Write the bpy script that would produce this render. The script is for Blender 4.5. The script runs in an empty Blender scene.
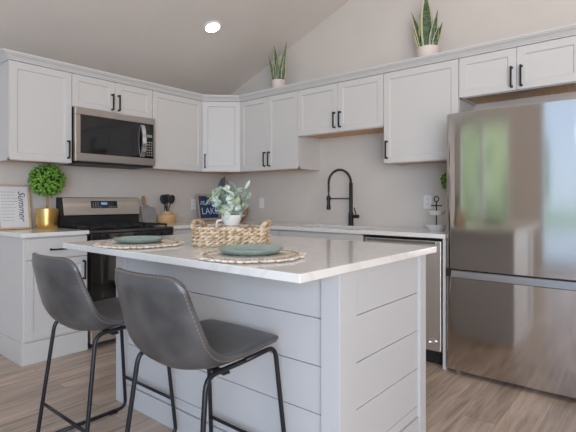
import bpy, bmesh, math, random
from mathutils import Vector, Matrix
random.seed(7)
PI = math.pi
sc = bpy.context.scene
C = sc.collection

# ------------------------------------------------------------------ camera
cam = bpy.data.cameras.new('camera')
cam.sensor_width = 36.0
cam.lens = 36.0 * 451.27 / 576.0
cam.shift_y = -15.58 / 576.0
cam.clip_start = 0.05
camo = bpy.data.objects.new('camera', cam)
C.objects.link(camo)
camo.location = (-3.7186, -4.0873, 1.1671)
camo.rotation_euler = (PI / 2, 0, -0.8778)
sc.camera = camo

# ------------------------------------------------------------------ world, lights, exposure
sc.view_settings.view_transform = 'Standard'
sc.view_settings.look = 'None'
sc.view_settings.exposure = 0.55
sc.view_settings.gamma = 1.0
w = bpy.data.worlds.new('world')
sc.world = w
w.use_nodes = True
wn = w.node_tree.nodes
wl = w.node_tree.links
bg = wn['Background']
tc = wn.new('ShaderNodeTexCoord')
sep = wn.new('ShaderNodeSeparateXYZ')
rmp = wn.new('ShaderNodeValToRGB')
wl.new(tc.outputs['Generated'], sep.inputs[0])
wl.new(sep.outputs['Z'], rmp.inputs[0])
wl.new(rmp.outputs[0], bg.inputs[0])
rmp.color_ramp.elements[0].position = 0.0
rmp.color_ramp.elements[0].color = (0.62, 0.78, 1.0, 1)
rmp.color_ramp.elements[1].position = 0.6
rmp.color_ramp.elements[1].color = (0.34, 0.58, 1.0, 1)
bg.inputs[1].default_value = 1.12


def area(name, loc, aim, sx, sy, power, col):
    l = bpy.data.lights.new(name, 'AREA')
    l.shape = 'RECTANGLE'
    l.size = sx
    l.size_y = sy
    l.energy = power
    l.color = col
    o = bpy.data.objects.new(name, l)
    C.objects.link(o)
    o.location = loc
    d = Vector(aim) - Vector(loc)
    o.rotation_euler = d.to_track_quat('-Z', 'Y').to_euler()
    return o


area('window_daylight', (-6.2, -5.6, 1.5), (-2.4, -1.6, 0.9), 2.4, 2.0, 92, (0.27, 0.60, 1.0))
area('fill_light', (-4.8, -6.0, 1.2), (-0.6, -1.0, 1.15), 2.8, 1.8, 72, (1.0, 0.855, 0.725))  # added warm fill at camera height, not a lamp of the room
area('ceiling_bounce', (-3.2, -4.6, 2.6), (-2.2, -2.6, 5.0), 2.0, 2.0, 20, (1.0, 0.87, 0.75))  # added upward fill to brighten the ceiling, no fixture here
sun = bpy.data.lights.new('sun', 'SUN')
sun.energy = 3.2
sun.angle = 0.02
sun.color = (1.0, 0.95, 0.86)
suno = bpy.data.objects.new('sun', sun)
C.objects.link(suno)
suno.location = (6, 0, 12)
suno.rotation_euler = Vector((-0.6, 0.12, -0.75)).to_track_quat('-Z', 'Y').to_euler()

# ------------------------------------------------------------------ materials


def mat(name, col, rough=0.5, metal=0.0, spec=0.5, coat=0.0):
    m = bpy.data.materials.new(name)
    m.use_nodes = True
    b = m.node_tree.nodes['Principled BSDF']
    b.inputs['Base Color'].default_value = (*col, 1)
    b.inputs['Roughness'].default_value = rough
    b.inputs['Metallic'].default_value = metal
    b.inputs['Specular IOR Level'].default_value = spec
    b.inputs['Coat Weight'].default_value = coat
    return m


def nodes(m):
    return m.node_tree.nodes, m.node_tree.links, m.node_tree.nodes['Principled BSDF']


def noise_col(m, c1, c2, scale=5, detail=3, stretch=(1, 1, 1), lo=0.35, hi=0.65, bump=0.0, bdist=0.002):
    n, l, b = nodes(m)
    t = n.new('ShaderNodeTexCoord')
    mp = n.new('ShaderNodeMapping')
    mp.inputs['Scale'].default_value = stretch
    nz = n.new('ShaderNodeTexNoise')
    nz.inputs['Scale'].default_value = scale
    nz.inputs['Detail'].default_value = detail
    r = n.new('ShaderNodeValToRGB')
    r.color_ramp.elements[0].position = lo
    r.color_ramp.elements[0].color = (*c1, 1)
    r.color_ramp.elements[1].position = hi
    r.color_ramp.elements[1].color = (*c2, 1)
    l.new(t.outputs['Object'], mp.inputs[0])
    l.new(mp.outputs[0], nz.inputs['Vector'])
    l.new(nz.outputs['Fac'], r.inputs[0])
    l.new(r.outputs[0], b.inputs['Base Color'])
    if bump:
        bp = n.new('ShaderNodeBump')
        bp.inputs['Strength'].default_value = bump
        bp.inputs['Distance'].default_value = bdist
        l.new(nz.outputs['Fac'], bp.inputs['Height'])
        l.new(bp.outputs[0], b.inputs['Normal'])
    return m


M = {}
M['paint'] = mat('cabinet_paint', (0.66, 0.638, 0.61), 0.38, spec=0.4)
M['crown'] = mat('crown_paint', (0.68, 0.67, 0.65), 0.4, spec=0.4)
M['wall'] = noise_col(mat('wall_paint', (0.6, 0.55, 0.5), 0.8, spec=0.2), (0.665, 0.612, 0.56), (0.685, 0.632, 0.58), 3)
M['ceiling'] = noise_col(mat('ceiling_paint', (0.6, 0.55, 0.5), 0.9, spec=0.1), (0.75, 0.695, 0.64), (0.77, 0.715, 0.66), 3)
M['outdoor_wall'] = mat('trim_white', (0.8, 0.79, 0.77), 0.5)
M['shiplap'] = mat('shiplap_paint', (0.59, 0.592, 0.60), 0.42, spec=0.4)
M['wood_raw'] = noise_col(mat('maple_underside', (0.6, 0.4, 0.2), 0.5), (0.62, 0.33, 0.14), (0.74, 0.44, 0.21), 6, 4, (1, 8, 1))
M['black'] = mat('black_metal', (0.018, 0.018, 0.02), 0.42, 0.4)
M['black_leg'] = mat('black_powder_coat', (0.016, 0.018, 0.024), 0.36, 0.3)
M['black_gloss'] = mat('black_glass', (0.008, 0.008, 0.009), 0.06, spec=0.6)
M['black_matte'] = mat('black_plastic', (0.015, 0.015, 0.016), 0.55)
M['cooktop'] = mat('cooktop_enamel', (0.035, 0.034, 0.034), 0.16, spec=0.7)
M['iron'] = mat('cast_iron', (0.02, 0.02, 0.022), 0.6)
M['plate'] = noise_col(mat('sage_glaze', (0.3, 0.4, 0.36), 0.25), (0.27, 0.36, 0.33), (0.34, 0.43, 0.39), 14)
M['white_plastic'] = mat('white_plastic', (0.86, 0.85, 0.83), 0.35)
M['slot'] = mat('socket_slot', (0.3, 0.29, 0.28), 0.5)
M['ceramic'] = noise_col(mat('white_ceramic', (0.85, 0.84, 0.82), 0.35), (0.78, 0.76, 0.73), (0.88, 0.87, 0.85), 12)
M['blush'] = noise_col(mat('blush_pot', (0.75, 0.66, 0.6), 0.6), (0.72, 0.62, 0.56), (0.78, 0.69, 0.64), 9)
M['gold'] = mat('brushed_gold', (0.72, 0.47, 0.16), 0.3, 1.0)
M['chrome'] = mat('chrome', (0.85, 0.85, 0.86), 0.12, 1.0)
M['navy'] = noise_col(mat('navy_board', (0.02, 0.05, 0.16), 0.6), (0.018, 0.042, 0.13), (0.028, 0.06, 0.18), 20)
M['paper'] = mat('white_paper', (0.72, 0.71, 0.71), 0.7)
M['ink'] = mat('dark_ink', (0.05, 0.06, 0.08), 0.7)
M['ink_grey'] = mat('grey_ink', (0.42, 0.41, 0.42), 0.7)
M['letter'] = mat('pale_blue_letter', (0.62, 0.74, 0.85), 0.7)
M['frame'] = noise_col(mat('light_wood', (0.55, 0.4, 0.26), 0.55), (0.50, 0.36, 0.23), (0.64, 0.48, 0.32), 8, 4, (1, 10, 1))
M['frame_grey'] = noise_col(mat('whitewashed_wood', (0.5, 0.4, 0.32), 0.6), (0.42, 0.31, 0.23), (0.56, 0.43, 0.33), 8, 4, (10, 1, 1))
M['wood'] = noise_col(mat('warm_wood', (0.62, 0.38, 0.18), 0.45), (0.58, 0.33, 0.14), (0.72, 0.47, 0.24), 7, 5, (1, 1, 9))
M['wood_dark'] = noise_col(mat('brown_wood', (0.3, 0.16, 0.07), 0.5), (0.34, 0.17, 0.07), (0.48, 0.26, 0.12), 7, 5, (1, 1, 9))
M['board_grey'] = noise_col(mat('grey_marble', (0.45, 0.43, 0.42), 0.4), (0.27, 0.255, 0.25), (0.36, 0.34, 0.33), 8, 6)
M['sail'] = mat('slate_sail', (0.10, 0.12, 0.15), 0.8)
M['tray_face'] = noise_col(mat('weathered_tray', (0.5, 0.47, 0.42), 0.6), (0.42, 0.37, 0.31), (0.5, 0.45, 0.39), 10)
M['leaf'] = noise_col(mat('boxwood_leaf', (0.12, 0.3, 0.03), 0.45), (0.09, 0.25, 0.025), (0.25, 0.5, 0.06), 40, 2)
M['leaf_core'] = mat('boxwood_core', (0.015, 0.045, 0.008), 0.9)  # shade in the gaps between leaves is put into this dark colour
M['sage'] = noise_col(mat('sage_leaf', (0.5, 0.58, 0.5), 0.7), (0.34, 0.43, 0.38), (0.66, 0.73, 0.66), 30, 2)
M['sage2'] = noise_col(mat('green_leaf', (0.4, 0.48, 0.3), 0.7), (0.22, 0.31, 0.17), (0.42, 0.5, 0.33), 30, 2)
M['snake'] = noise_col(mat('snake_leaf', (0.05, 0.1, 0.05), 0.4), (0.025, 0.055, 0.03), (0.12, 0.18, 0.10), 22, 3, (1, 1, 3))
M['snake_edge'] = mat('snake_leaf_edge', (0.62, 0.60, 0.32), 0.45)
M['soil'] = mat('soil', (0.04, 0.03, 0.02), 0.9)
M['mat_rope'] = noise_col(mat('cream_rope', (0.7, 0.6, 0.48), 0.9), (0.66, 0.56, 0.45), (0.88, 0.81, 0.72), 60, 2, bump=0.4)
M['mat_rope_tan'] = noise_col(mat('tan_rope', (0.4, 0.28, 0.18), 0.9), (0.36, 0.26, 0.17), (0.66, 0.54, 0.41), 60, 2, bump=0.4)
M['grass'] = noise_col(mat('seagrass', (0.6, 0.42, 0.22), 0.75), (0.40, 0.25, 0.13), (0.86, 0.73, 0.54), 48, 3, bump=0.6, bdist=0.003)
M['stitch'] = mat('tan_stitch', (0.22, 0.17, 0.13), 0.7)
M['leather'] = noise_col(mat('grey_leather', (0.08, 0.08, 0.085), 0.31, spec=0.6), (0.056, 0.056, 0.058), (0.10, 0.099, 0.099), 9, 6, bump=0.08, bdist=0.004)
M['emit'] = mat('lamp_diffuser', (1, 1, 1), 0.5)
_b = M['emit'].node_tree.nodes['Principled BSDF']
_b.inputs['Emission Color'].default_value = (1, 0.93, 0.82, 1)
_b.inputs['Emission Strength'].default_value = 9.0
M['display'] = mat('blue_display', (0.02, 0.05, 0.08), 0.2)
_b = M['display'].node_tree.nodes['Principled BSDF']
_b.inputs['Emission Color'].default_value = (0.25, 0.55, 0.9, 1)
_b.inputs['Emission Strength'].default_value = 0.35
M['lawn'] = noise_col(mat('lawn', (0.12, 0.25, 0.05), 0.9), (0.10, 0.22, 0.04), (0.2, 0.34, 0.08), 2)
M['patio'] = noise_col(mat('pale_concrete', (0.5, 0.52, 0.54), 0.8), (0.44, 0.47, 0.5), (0.54, 0.57, 0.6), 3)
M['hedge'] = noise_col(mat('hedge_leaf', (0.1, 0.25, 0.04), 0.8), (0.13, 0.2, 0.09), (0.42, 0.47, 0.27), 1.4, 4)


def steel(name, col, rough, aniso=0.75, rot=0.25, axis='Z'):
    m = mat(name, col, rough, 1.0)
    n, l, b = nodes(m)
    b.inputs['Anisotropic'].default_value = aniso
    b.inputs['Anisotropic Rotation'].default_value = rot
    t = n.new('ShaderNodeTangent')
    t.direction_type = 'RADIAL'
    t.axis = axis
    l.new(t.outputs[0], b.inputs['Tangent'])
    return m


M['steel'] = steel('stainless_steel', (0.60, 0.565, 0.53), 0.095)
M['steel_range'] = steel('brushed_stainless', (0.66, 0.62, 0.58), 0.42, .5)
M['steel_mw'] = steel('microwave_stainless', (0.52, 0.49, 0.46), 0.3, .6)
M['steel_dw'] = steel('dishwasher_stainless', (0.78, 0.73, 0.68), 0.5, .4)
M['steel_lip'] = mat('stainless_lip', (0.42, 0.42, 0.43), 0.28, 1.0)

# quartz
m = mat('quartz', (0.82, 0.80, 0.77), 0.09, spec=0.5)
n, l, b = nodes(m)
t = n.new('ShaderNodeTexCoord')
nz = n.new('ShaderNodeTexNoise')
nz.inputs['Scale'].default_value = 2.2
nz.inputs['Detail'].default_value = 6
nz.inputs['Distortion'].default_value = 1.5
r = n.new('ShaderNodeValToRGB')
e = r.color_ramp.elements
e[0].position = 0.47
e[0].color = (0.86, 0.84, 0.805, 1)
e[1].position = 0.53
e[1].color = (0.86, 0.84, 0.805, 1)
k = e.new(0.5)
k.color = (0.80, 0.775, 0.735, 1)
l.new(t.outputs['Object'], nz.inputs['Vector'])
l.new(nz.outputs['Fac'], r.inputs[0])
l.new(r.outputs[0], b.inputs['Base Color'])
M['quartz'] = m

# plank floor, boards running along x
m = mat('plank_floor', (0.4, 0.33, 0.28), 0.33, spec=0.35)
n, l, b = nodes(m)
t = n.new('ShaderNodeTexCoord')
br = n.new('ShaderNodeTexBrick')
br.offset = 0.37
br.inputs['Scale'].default_value = 1.0
br.inputs['Brick Width'].default_value = 1.22
br.inputs['Row Height'].default_value = 0.18
br.inputs['Mortar Size'].default_value = 0.0012
br.inputs['Color1'].default_value = (0.0, 0.0, 0.0, 1)
br.inputs['Color2'].default_value = (1, 1, 1, 1)
br.inputs['Mortar'].default_value = (0.5, 0.5, 0.5, 1)
l.new(t.outputs['Object'], br.inputs['Vector'])
mp = n.new('ShaderNodeMapping')
mp.inputs['Scale'].default_value = (1.1, 13, 1)
addv = n.new('ShaderNodeVectorMath')
addv.operation = 'MULTIPLY_ADD'
l.new(br.outputs['Color'], addv.inputs[0])
addv.inputs[1].default_value = (3.7, 5.1, 2.0)
l.new(t.outputs['Object'], addv.inputs[2])
l.new(addv.outputs[0], mp.inputs[0])
nz = n.new('ShaderNodeTexNoise')
nz.inputs['Scale'].default_value = 1.7
nz.inputs['Detail'].default_value = 8
nz.inputs['Roughness'].default_value = 0.62
nz.inputs['Distortion'].default_value = 0.35
l.new(mp.outputs[0], nz.inputs['Vector'])
r = n.new('ShaderNodeValToRGB')
r.color_ramp.elements[0].position = 0.30
r.color_ramp.elements[0].color = (0.30, 0.222, 0.168, 1)
r.color_ramp.elements[1].position = 0.68
r.color_ramp.elements[1].color = (0.66, 0.52, 0.42, 1)
l.new(nz.outputs['Fac'], r.inputs[0])
hs = n.new('ShaderNodeHueSaturation')
mr = n.new('ShaderNodeMapRange')
mr.inputs['To Min'].default_value = 0.9
mr.inputs['To Max'].default_value = 1.1
l.new(br.outputs['Color'], mr.inputs['Value'])
l.new(mr.outputs[0], hs.inputs['Value'])
l.new(r.outputs[0], hs.inputs['Color'])
mx = n.new('ShaderNodeMix')
mx.data_type = 'RGBA'
mx.inputs['B'].default_value = (0.24, 0.185, 0.15, 1)
l.new(br.outputs['Fac'], mx.inputs['Factor'])
l.new(hs.outputs[0], mx.inputs['A'])
l.new(mx.outputs['Result'], b.inputs['Base Color'])
M['floor'] = m

# window glass
m = bpy.data.materials.new('window_glass')
m.use_nodes = True
n, l = m.node_tree.nodes, m.node_tree.links
out = n['Material Output']
tr = n.new('ShaderNodeBsdfTransparent')
gl = n.new('ShaderNodeBsdfGlossy')
gl.inputs['Roughness'].default_value = 0.02
ms = n.new('ShaderNodeMixShader')
ms.inputs[0].default_value = 0.06
l.new(tr.outputs[0], ms.inputs[1])
l.new(gl.outputs[0], ms.inputs[2])
l.new(ms.outputs[0], out.inputs[0])
M['glass'] = m

# ------------------------------------------------------------------ mesh helpers


class MB:
    def __init__(s):
        s.v, s.f, s.mi = [], [], []

    def add(s, vs, fs, mi=0):
        o = len(s.v)
        s.v += [Vector(p) for p in vs]
        s.f += [[i + o for i in q] for q in fs]
        s.mi += [mi] * len(fs)
        return s

    def box(s, x0, x1, y0, y1, z0, z1, mi=0, mt=None):
        x0, x1 = min(x0, x1), max(x0, x1)
        y0, y1 = min(y0, y1), max(y0, y1)
        z0, z1 = min(z0, z1), max(z0, z1)
        vs = [(x0, y0, z0), (x1, y0, z0), (x1, y1, z0), (x0, y1, z0), (x0, y0, z1), (x1, y0, z1), (x1, y1, z1), (x0, y1, z1)]
        if mt:
            vs = [mt @ Vector(p) for p in vs]
        return s.add(vs, [(3, 2, 1, 0), (4, 5, 6, 7), (0, 1, 5, 4), (1, 2, 6, 5), (2, 3, 7, 6), (3, 0, 4, 7)], mi)

    def prism(s, poly, z0, z1, mi=0, mt=None):
        """poly: CCW list of (x, y); extruded in z."""
        k = len(poly)
        vs = [Vector((p[0], p[1], z0)) for p in poly] + [Vector((p[0], p[1], z1)) for p in poly]
        if mt:
            vs = [mt @ p for p in vs]
        fs = [list(range(k))[::-1], list(range(k, 2 * k))] + [(i, (i + 1) % k, k + (i + 1) % k, k + i) for i in range(k)]
        return s.add(vs, fs, mi)

    def tube(s, pts, r, seg=10, mi=0, caps=True, closed=False, up=None):
        pts = [Vector(p) for p in pts]
        k = len(pts)
        rs = r if isinstance(r, (list, tuple)) else [r] * k
        ring = []
        nrm = None
        for i in range(k):
            if closed:
                d = pts[(i + 1) % k] - pts[i - 1]
            else:
                d = pts[min(i + 1, k - 1)] - pts[max(i - 1, 0)]
            d.normalize()
            if nrm is None:
                a = Vector((0, 0, 1)) if abs(d.z) < 0.9 else Vector((1, 0, 0))
                nrm = (a - d * a.dot(d)).normalized()
            else:
                nrm = (nrm - d * nrm.dot(d)).normalized()
            bi = d.cross(nrm)
            ring.append([pts[i] + (nrm * math.cos(2 * PI * j / seg) + bi * math.sin(2 * PI * j / seg)) * rs[i] for j in range(seg)])
        vs = [p for q in ring for p in q]
        fs = []
        for i in range(k if closed else k - 1):
            i2 = (i + 1) % k
            for j in range(seg):
                j2 = (j + 1) % seg
                fs.append((i * seg + j, i * seg + j2, i2 * seg + j2, i2 * seg + j))
        if caps and not closed:
            fs.append(list(range(seg))[::-1])
            fs.append([(k - 1) * seg + j for j in range(seg)])
        return s.add(vs, fs, mi)

    def lathe(s, prof, c=(0, 0, 0), seg=32, mi=0, mt=None, sx=1.0, sy=1.0):
        """prof: (radius, z) from bottom to top."""
        c = Vector(c)
        vs, idx = [], []
        for (r, z) in prof:
            if r < 1e-6:
                idx.append([len(vs)])
                vs.append(Vector((0, 0, z)))
            else:
                idx.append(list(range(len(vs), len(vs) + seg)))
                vs += [Vector((r * sx * math.cos(2 * PI * j / seg), r * sy * math.sin(2 * PI * j / seg), z)) for j in range(seg)]
        fs = []
        for a, b2 in zip(idx[:-1], idx[1:]):
            for j in range(seg):
                j2 = (j + 1) % seg
                if len(a) == 1 and len(b2) == 1:
                    continue
                if len(a) == 1:
                    fs.append((a[0], b2[j2], b2[j]))
                elif len(b2) == 1:
                    fs.append((a[j], a[j2], b2[0]))
                else:
                    fs.append((a[j], a[j2], b2[j2], b2[j]))
        if mt:
            vs = [mt @ p for p in vs]
        return s.add([p + c for p in vs], fs, mi)

    def xf(s, mt):
        s.v = [mt @ p for p in s.v]
        return s


def root_of(p):
    loc = Vector((0, 0, 0))
    while p is not None:
        loc = loc + p.location
        p = p.parent
    return loc


def obj(name, mb, m, parent=None, bevel=0.0, smooth=False, origin=None, seg=2, autos=False):
    me = bpy.data.meshes.new(name)
    base = root_of(parent) if parent else Vector(origin or (0, 0, 0))
    me.from_pydata([tuple(p - base) for p in mb.v], [], mb.f)
    for mm in (m if isinstance(m, (list, tuple)) else [m]):
        me.materials.append(mm)
    me.polygons.foreach_set('material_index', mb.mi)
    if smooth:
        me.polygons.foreach_set('use_smooth', [True] * len(me.polygons))
    if autos:
        me.polygons.foreach_set('use_smooth', [True] * len(me.polygons))
        me.set_sharp_from_angle(angle=math.radians(38))
    me.update()
    o = bpy.data.objects.new(name, me)
    C.objects.link(o)
    if parent:
        o.parent = parent
    else:
        o.location = base
    if bevel:
        b = o.modifiers.new('bevel', 'BEVEL')
        b.width = bevel
        b.segments = seg
        b.limit_method = 'ANGLE'
        b.angle_limit = math.radians(40)
    return o


def tag(o, label, cat, group=None):
    o['label'] = label
    o['category'] = cat
    if group:
        o['group'] = group
    return o


def thing(name, label, cat, loc, group=None):
    o = bpy.data.objects.new(name, None)
    o.empty_display_size = 0.1
    C.objects.link(o)
    o.location = loc
    return tag(o, label, cat, group)


def struct(name, mb, m, parent=None, bevel=0.0):
    o = obj(name, mb, m, parent, bevel)
    if parent is None:
        o['kind'] = 'structure'
    return o


def copy_tree(o, parent=None):
    c = o.copy()
    C.objects.link(c)
    c.parent = parent
    for ch in list(o.children):
        copy_tree(ch, c)
    return c


def text_mesh(name, body, size, m, parent, mt, extrude=0.0008, align='LEFT', shear=0.0):
    cu = bpy.data.curves.new(name, 'FONT')
    cu.body = body
    cu.size = size
    cu.extrude = extrude
    cu.align_x = align
    cu.shear = shear
    to = bpy.data.objects.new(name + '_tmp', cu)
    C.objects.link(to)
    dg = bpy.context.evaluated_depsgraph_get()
    me = bpy.data.meshes.new_from_object(to.evaluated_get(dg))
    C.objects.unlink(to)
    bpy.data.objects.remove(to)
    base = root_of(parent)
    for v in me.vertices:
        v.co = mt @ v.co - base
    me.name = name
    me.materials.clear()
    me.materials.append(m)
    o = bpy.data.objects.new(name, me)
    C.objects.link(o)
    o.parent = parent
    return o


def frameA(x, y, z):
    """local (u right along +x, n out towards -y, z up) for wall A fronts."""
    return Matrix(((1, 0, 0, x), (0, -1, 0, y), (0, 0, 1, z), (0, 0, 0, 1)))


def frame_uv(o, u, nrm):
    u = Vector(u).normalized()
    nrm = Vector(nrm).normalized()
    return Matrix(((u.x, nrm.x, 0, o[0]), (u.y, nrm.y, 0, o[1]), (0, 0, 1, o[2]), (0, 0, 0, 1)))


def fix_flip(mb):
    mb.f = [list(q)[::-1] for q in mb.f]
    return mb


# ------------------------------------------------------------------ structure
WX, NY = -6.3, -8.5
CZ0, CS = 2.3885, 0.39766


def ceil_z(y):
    return CZ0 - CS * y if y > -4.8 else CZ0 + CS * 4.8 - CS * (-4.8 - y)


struct('floor', MB().box(WX, 0, NY, 0, -0.06, 0), M['floor'])


def gable_wall(name, xa, xb, openings):
    """wall along y at x in [xa, xb] with a gable top; openings (y0,y1,z0,z1)."""
    mb = MB()
    ys = sorted({NY, 0.0, -4.8} | {v for o in openings for v in o[:2]})
    for a, b2 in zip(ys[:-1], ys[1:]):
        zs = [(0.0, None)]
        for o in openings:
            if o[0] <= a + 1e-6 and o[1] >= b2 - 1e-6:
                zs = [(0.0, o[2]), (o[3], None)]
        for z0, z1 in zs:
            if z1 is not None and z1 - z0 < 1e-4:
                continue
            za = ceil_z(a) if z1 is None else z1
            zb = ceil_z(b2) if z1 is None else z1
            vs = [(xa, a, z0), (xb, a, z0), (xb, b2, z0), (xa, b2, z0), (xa, a, za), (xb, a, za), (xb, b2, zb), (xa, b2, zb)]
            mb.add(vs, [(3, 2, 1, 0), (4, 5, 6, 7), (0, 1, 5, 4), (1, 2, 6, 5), (2, 3, 7, 6), (3, 0, 4, 7)])
    return struct(name, mb, M['wall'])


struct('wall_left', MB().box(WX, 0.0, 0.0, 0.14, 0, CZ0), M['wall'])
gable_wall('wall_right', 0.0, 0.14, [])
OPEN = [(-2.0, -0.72, 0.06, 2.62), (-4.5, -2.62, 0.06, 3.1), (-6.9, -5.0, 0.7, 2.6)]
gable_wall('wall_rear', WX - 0.14, WX, OPEN)
struct('wall_near', MB().box(WX, 0, NY - 0.14, NY, 0, ceil_z(NY)), M['wall'])
cb = MB()
for ya, yb in ((-4.8, 0.14), (NY - 0.14, -4.8)):
    za, zb = ceil_z(ya), ceil_z(yb)
    vs = [(WX - .14, ya, za), (0.14, ya, za), (0.14, yb, zb), (WX - .14, yb, zb)]
    vs += [(p[0], p[1], p[2] + 0.12) for p in vs]
    cb.add(vs, [(3, 2, 1, 0), (4, 5, 6, 7), (0, 1, 5, 4), (1, 2, 6, 5), (2, 3, 7, 6), (3, 0, 4, 7)])
struct('ceiling', cb, M['ceiling'])

for nm, (y0, y1, z0, z1), cols in (('door_1', OPEN[0], 2), ('door_2', OPEN[1], 2), ('window_1', OPEN[2], 2)):
    fr = MB()
    x0, x1 = WX - 0.11, WX + 0.02
    fr.box(x0, x1, y0, y0 + .05, z0, z1).box(x0, x1, y1 - .05, y1, z0, z1)
    fr.box(x0, x1, y0 + .05, y1 - .05, z0, z0 + .06).box(x0, x1, y0 + .05, y1 - .05, z1 - .06, z1)
    ym = (y0 + y1) / 2
    fr.box(x0, x1 - .04, ym - .035, ym + .035, z0 + .06, z1 - .06)
    ro = struct(nm, fr, M['outdoor_wall'], bevel=.003)
    obj('glass_pane', MB().box(WX - .06, WX - .054, y0 + .05, y1 - .05, z0 + .06, z1 - .06), M['glass'], ro)

struct('lawn', MB().box(-60, -24.0, -40, 40, -0.25, -0.2), M['lawn'])
struct('patio', MB().box(-23.99, WX - .15, -40, 40, -0.25, -0.17), M['patio'])
hb = MB()
rh = random.Random(3)
for i in range(26):
    cx, cy = -21.0 - rh.random() * 3, 1.2 + i * 0.6
    bm = bmesh.new()
    bmesh.ops.create_icosphere(bm, subdivisions=3, radius=1.0)
    rr = 1.1 + rh.random() * 0.9
    hz = 1.6 + rh.random() * 3.0
    vs = [(cx + v.co.x * rr * (1 + .2 * rh.random()), cy + v.co.y * rr * (1 + .2 * rh.random()), hz + v.co.z * (hz + .3) * (1 + .12 * rh.random()) - .1) for v in bm.verts]
    hb.add(vs, [[v.index for v in f.verts] for f in bm.faces])
    bm.free()
ho = obj('hedge', hb, M['hedge'])
ho['kind'] = 'stuff'
tag(ho, 'dense green hedge growing across the lawn outside the glass doors', 'hedge')

# ------------------------------------------------------------------ cabinets


def shaker(mt, w, h, st=0.053, t=0.019, dep=0.009):
    """door with a recessed flat panel; local u 0..w, n 0..t outwards, z 0..h."""
    mb = MB()
    s2 = st + 0.005

    def ring(a, n_):
        return [(a, n_, a), (w - a, n_, a), (w - a, n_, h - a), (a, n_, h - a)]
    vs = ring(0, 0) + ring(0, t) + ring(st, t) + ring(s2, t - dep)
    fs = [(0, 1, 2, 3)]
    for k in range(3):
        for j in range(4):
            a, b2 = k * 4 + j, k * 4 + (j + 1) % 4
            fs.append((b2, a, a + 4, b2 + 4))
    fs.append((15, 14, 13, 12))
    mb.add(vs, fs)
    mb.xf(mt)
    if mt.to_3x3().determinant() > 0:
        fix_flip(mb)
    fix_flip(mb)
    return mb


def slab(mt, w, h, t=0.019):
    return MB().box(0, w, 0, t, 0, h, mt=mt)


def pull(mt, u, z, length, vertical=True, r=0.0055):
    mb = MB()
    h = length / 2
    n0, n1 = 0.019, 0.047
    if vertical:
        mb.box(u - r, u + r, n1 - r, n1 + r, z - h, z + h, mt=mt)
        for s_ in (-1, 1):
            mb.box(u - r, u + r, n0, n1, z + s_ * (h - r) - r, z + s_ * (h - r) + r, mt=mt)
            mb.box(u - r * 1.5, u + r * 1.5, n0, n0 + .004, z + s_ * (h - r) - r * 1.5, z + s_ * (h - r) + r * 1.5, mt=mt)
    else:
        mb.box(u - h, u + h, n1 - r, n1 + r, z - r, z + r, mt=mt)
        for s_ in (-1, 1):
            mb.box(u + s_ * (h - r) - r, u + s_ * (h - r) + r, n0, n1, z - r, z + r, mt=mt)
            mb.box(u + s_ * (h - r) - r * 1.5, u + s_ * (h - r) + r * 1.5, n0, n0 + .004, z - r * 1.5, z + r * 1.5, mt=mt)
    return mb


UD = 0.3575
ZB, ZT = 1.470, 2.213
XA = [-2.465, -2.002, -1.242, -0.634]
YB = [-0.634, -1.416, -2.318, -2.931, -3.71]
GAP = 0.0025
BD = UD - 0.019


def upper(name, label, side, a, b2, z0, handles, ndoors):
    """side 'A': along x from a to b2 on wall y=0; side 'B': along y from a to b2 on wall x=0."""
    if side == 'A':
        root = thing(name, label, 'cabinet', ((a + b2) / 2, -BD / 2, z0))
        body = MB().box(a + .0005, b2 - .0005, -BD, -.001, z0 + .02, ZT)
        rims = MB()
        rims.box(a + .0005, b2 - .0005, -BD, -BD + .018, z0, z0 + .02).box(a + .0005, a + .017, -BD, -.001, z0, z0 + .02).box(b2 - .017, b2 - .0005, -BD, -.001, z0, z0 + .02)
        und = MB().box(a + .017, b2 - .017, -BD + .018, -.001, z0 + .013, z0 + .0198)
        mt = frameA(a + GAP, -BD, z0)
        wtot = b2 - a - 2 * GAP
    else:
        root = thing(name, label, 'cabinet', (-BD / 2, (a + b2) / 2, z0))
        body = MB().box(-BD, -.001, a - .0005, b2 + .0005, z0 + .02, ZT)
        rims = MB()
        rims.box(-BD, -BD + .018, a - .0005, b2 + .0005, z0, z0 + .02).box(-BD, -.001, a - .0005, a - .017, z0, z0 + .02).box(-BD, -.001, b2 + .017, b2 + .0005, z0, z0 + .02)
        und = MB().box(-BD + .018, -.001, a - .017, b2 + .017, z0 + .013, z0 + .0198)
        mt = frame_uv((-BD, a - GAP, z0), (0, -1, 0), (-1, 0, 0))
        wtot = a - b2 - 2 * GAP
    body.f += [[i + len(body.v) for i in q] for q in rims.f]
    body.v += rims.v
    body.mi += rims.mi
    obj('body', body, M['paint'], root)
    u = obj('underside', und, M['wood_raw'], root)
    u['label'] = 'unpainted wooden underside'
    h = ZT - .0015 - z0 - .004
    dw = (wtot - GAP * (ndoors - 1)) / ndoors
    for i in range(ndoors):
        dmt = mt @ Matrix.Translation((i * (dw + GAP), 0, .004))
        d = obj('door', shaker(dmt, dw, h), M['paint'], root, bevel=.0012, seg=1)
        hd = handles[i]
        if hd:
            uu = 0.029 if hd == 'L' else dw - 0.029
            L = 0.145 if z0 < 1.6 else 0.14
            p = obj('handle', pull(dmt, uu, .035 + L / 2 + (0 if z0 < 1.9 else -.015), L), M['black'], d, bevel=.001, seg=1)
            p['label'] = 'black bar pull'
    return root


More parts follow.
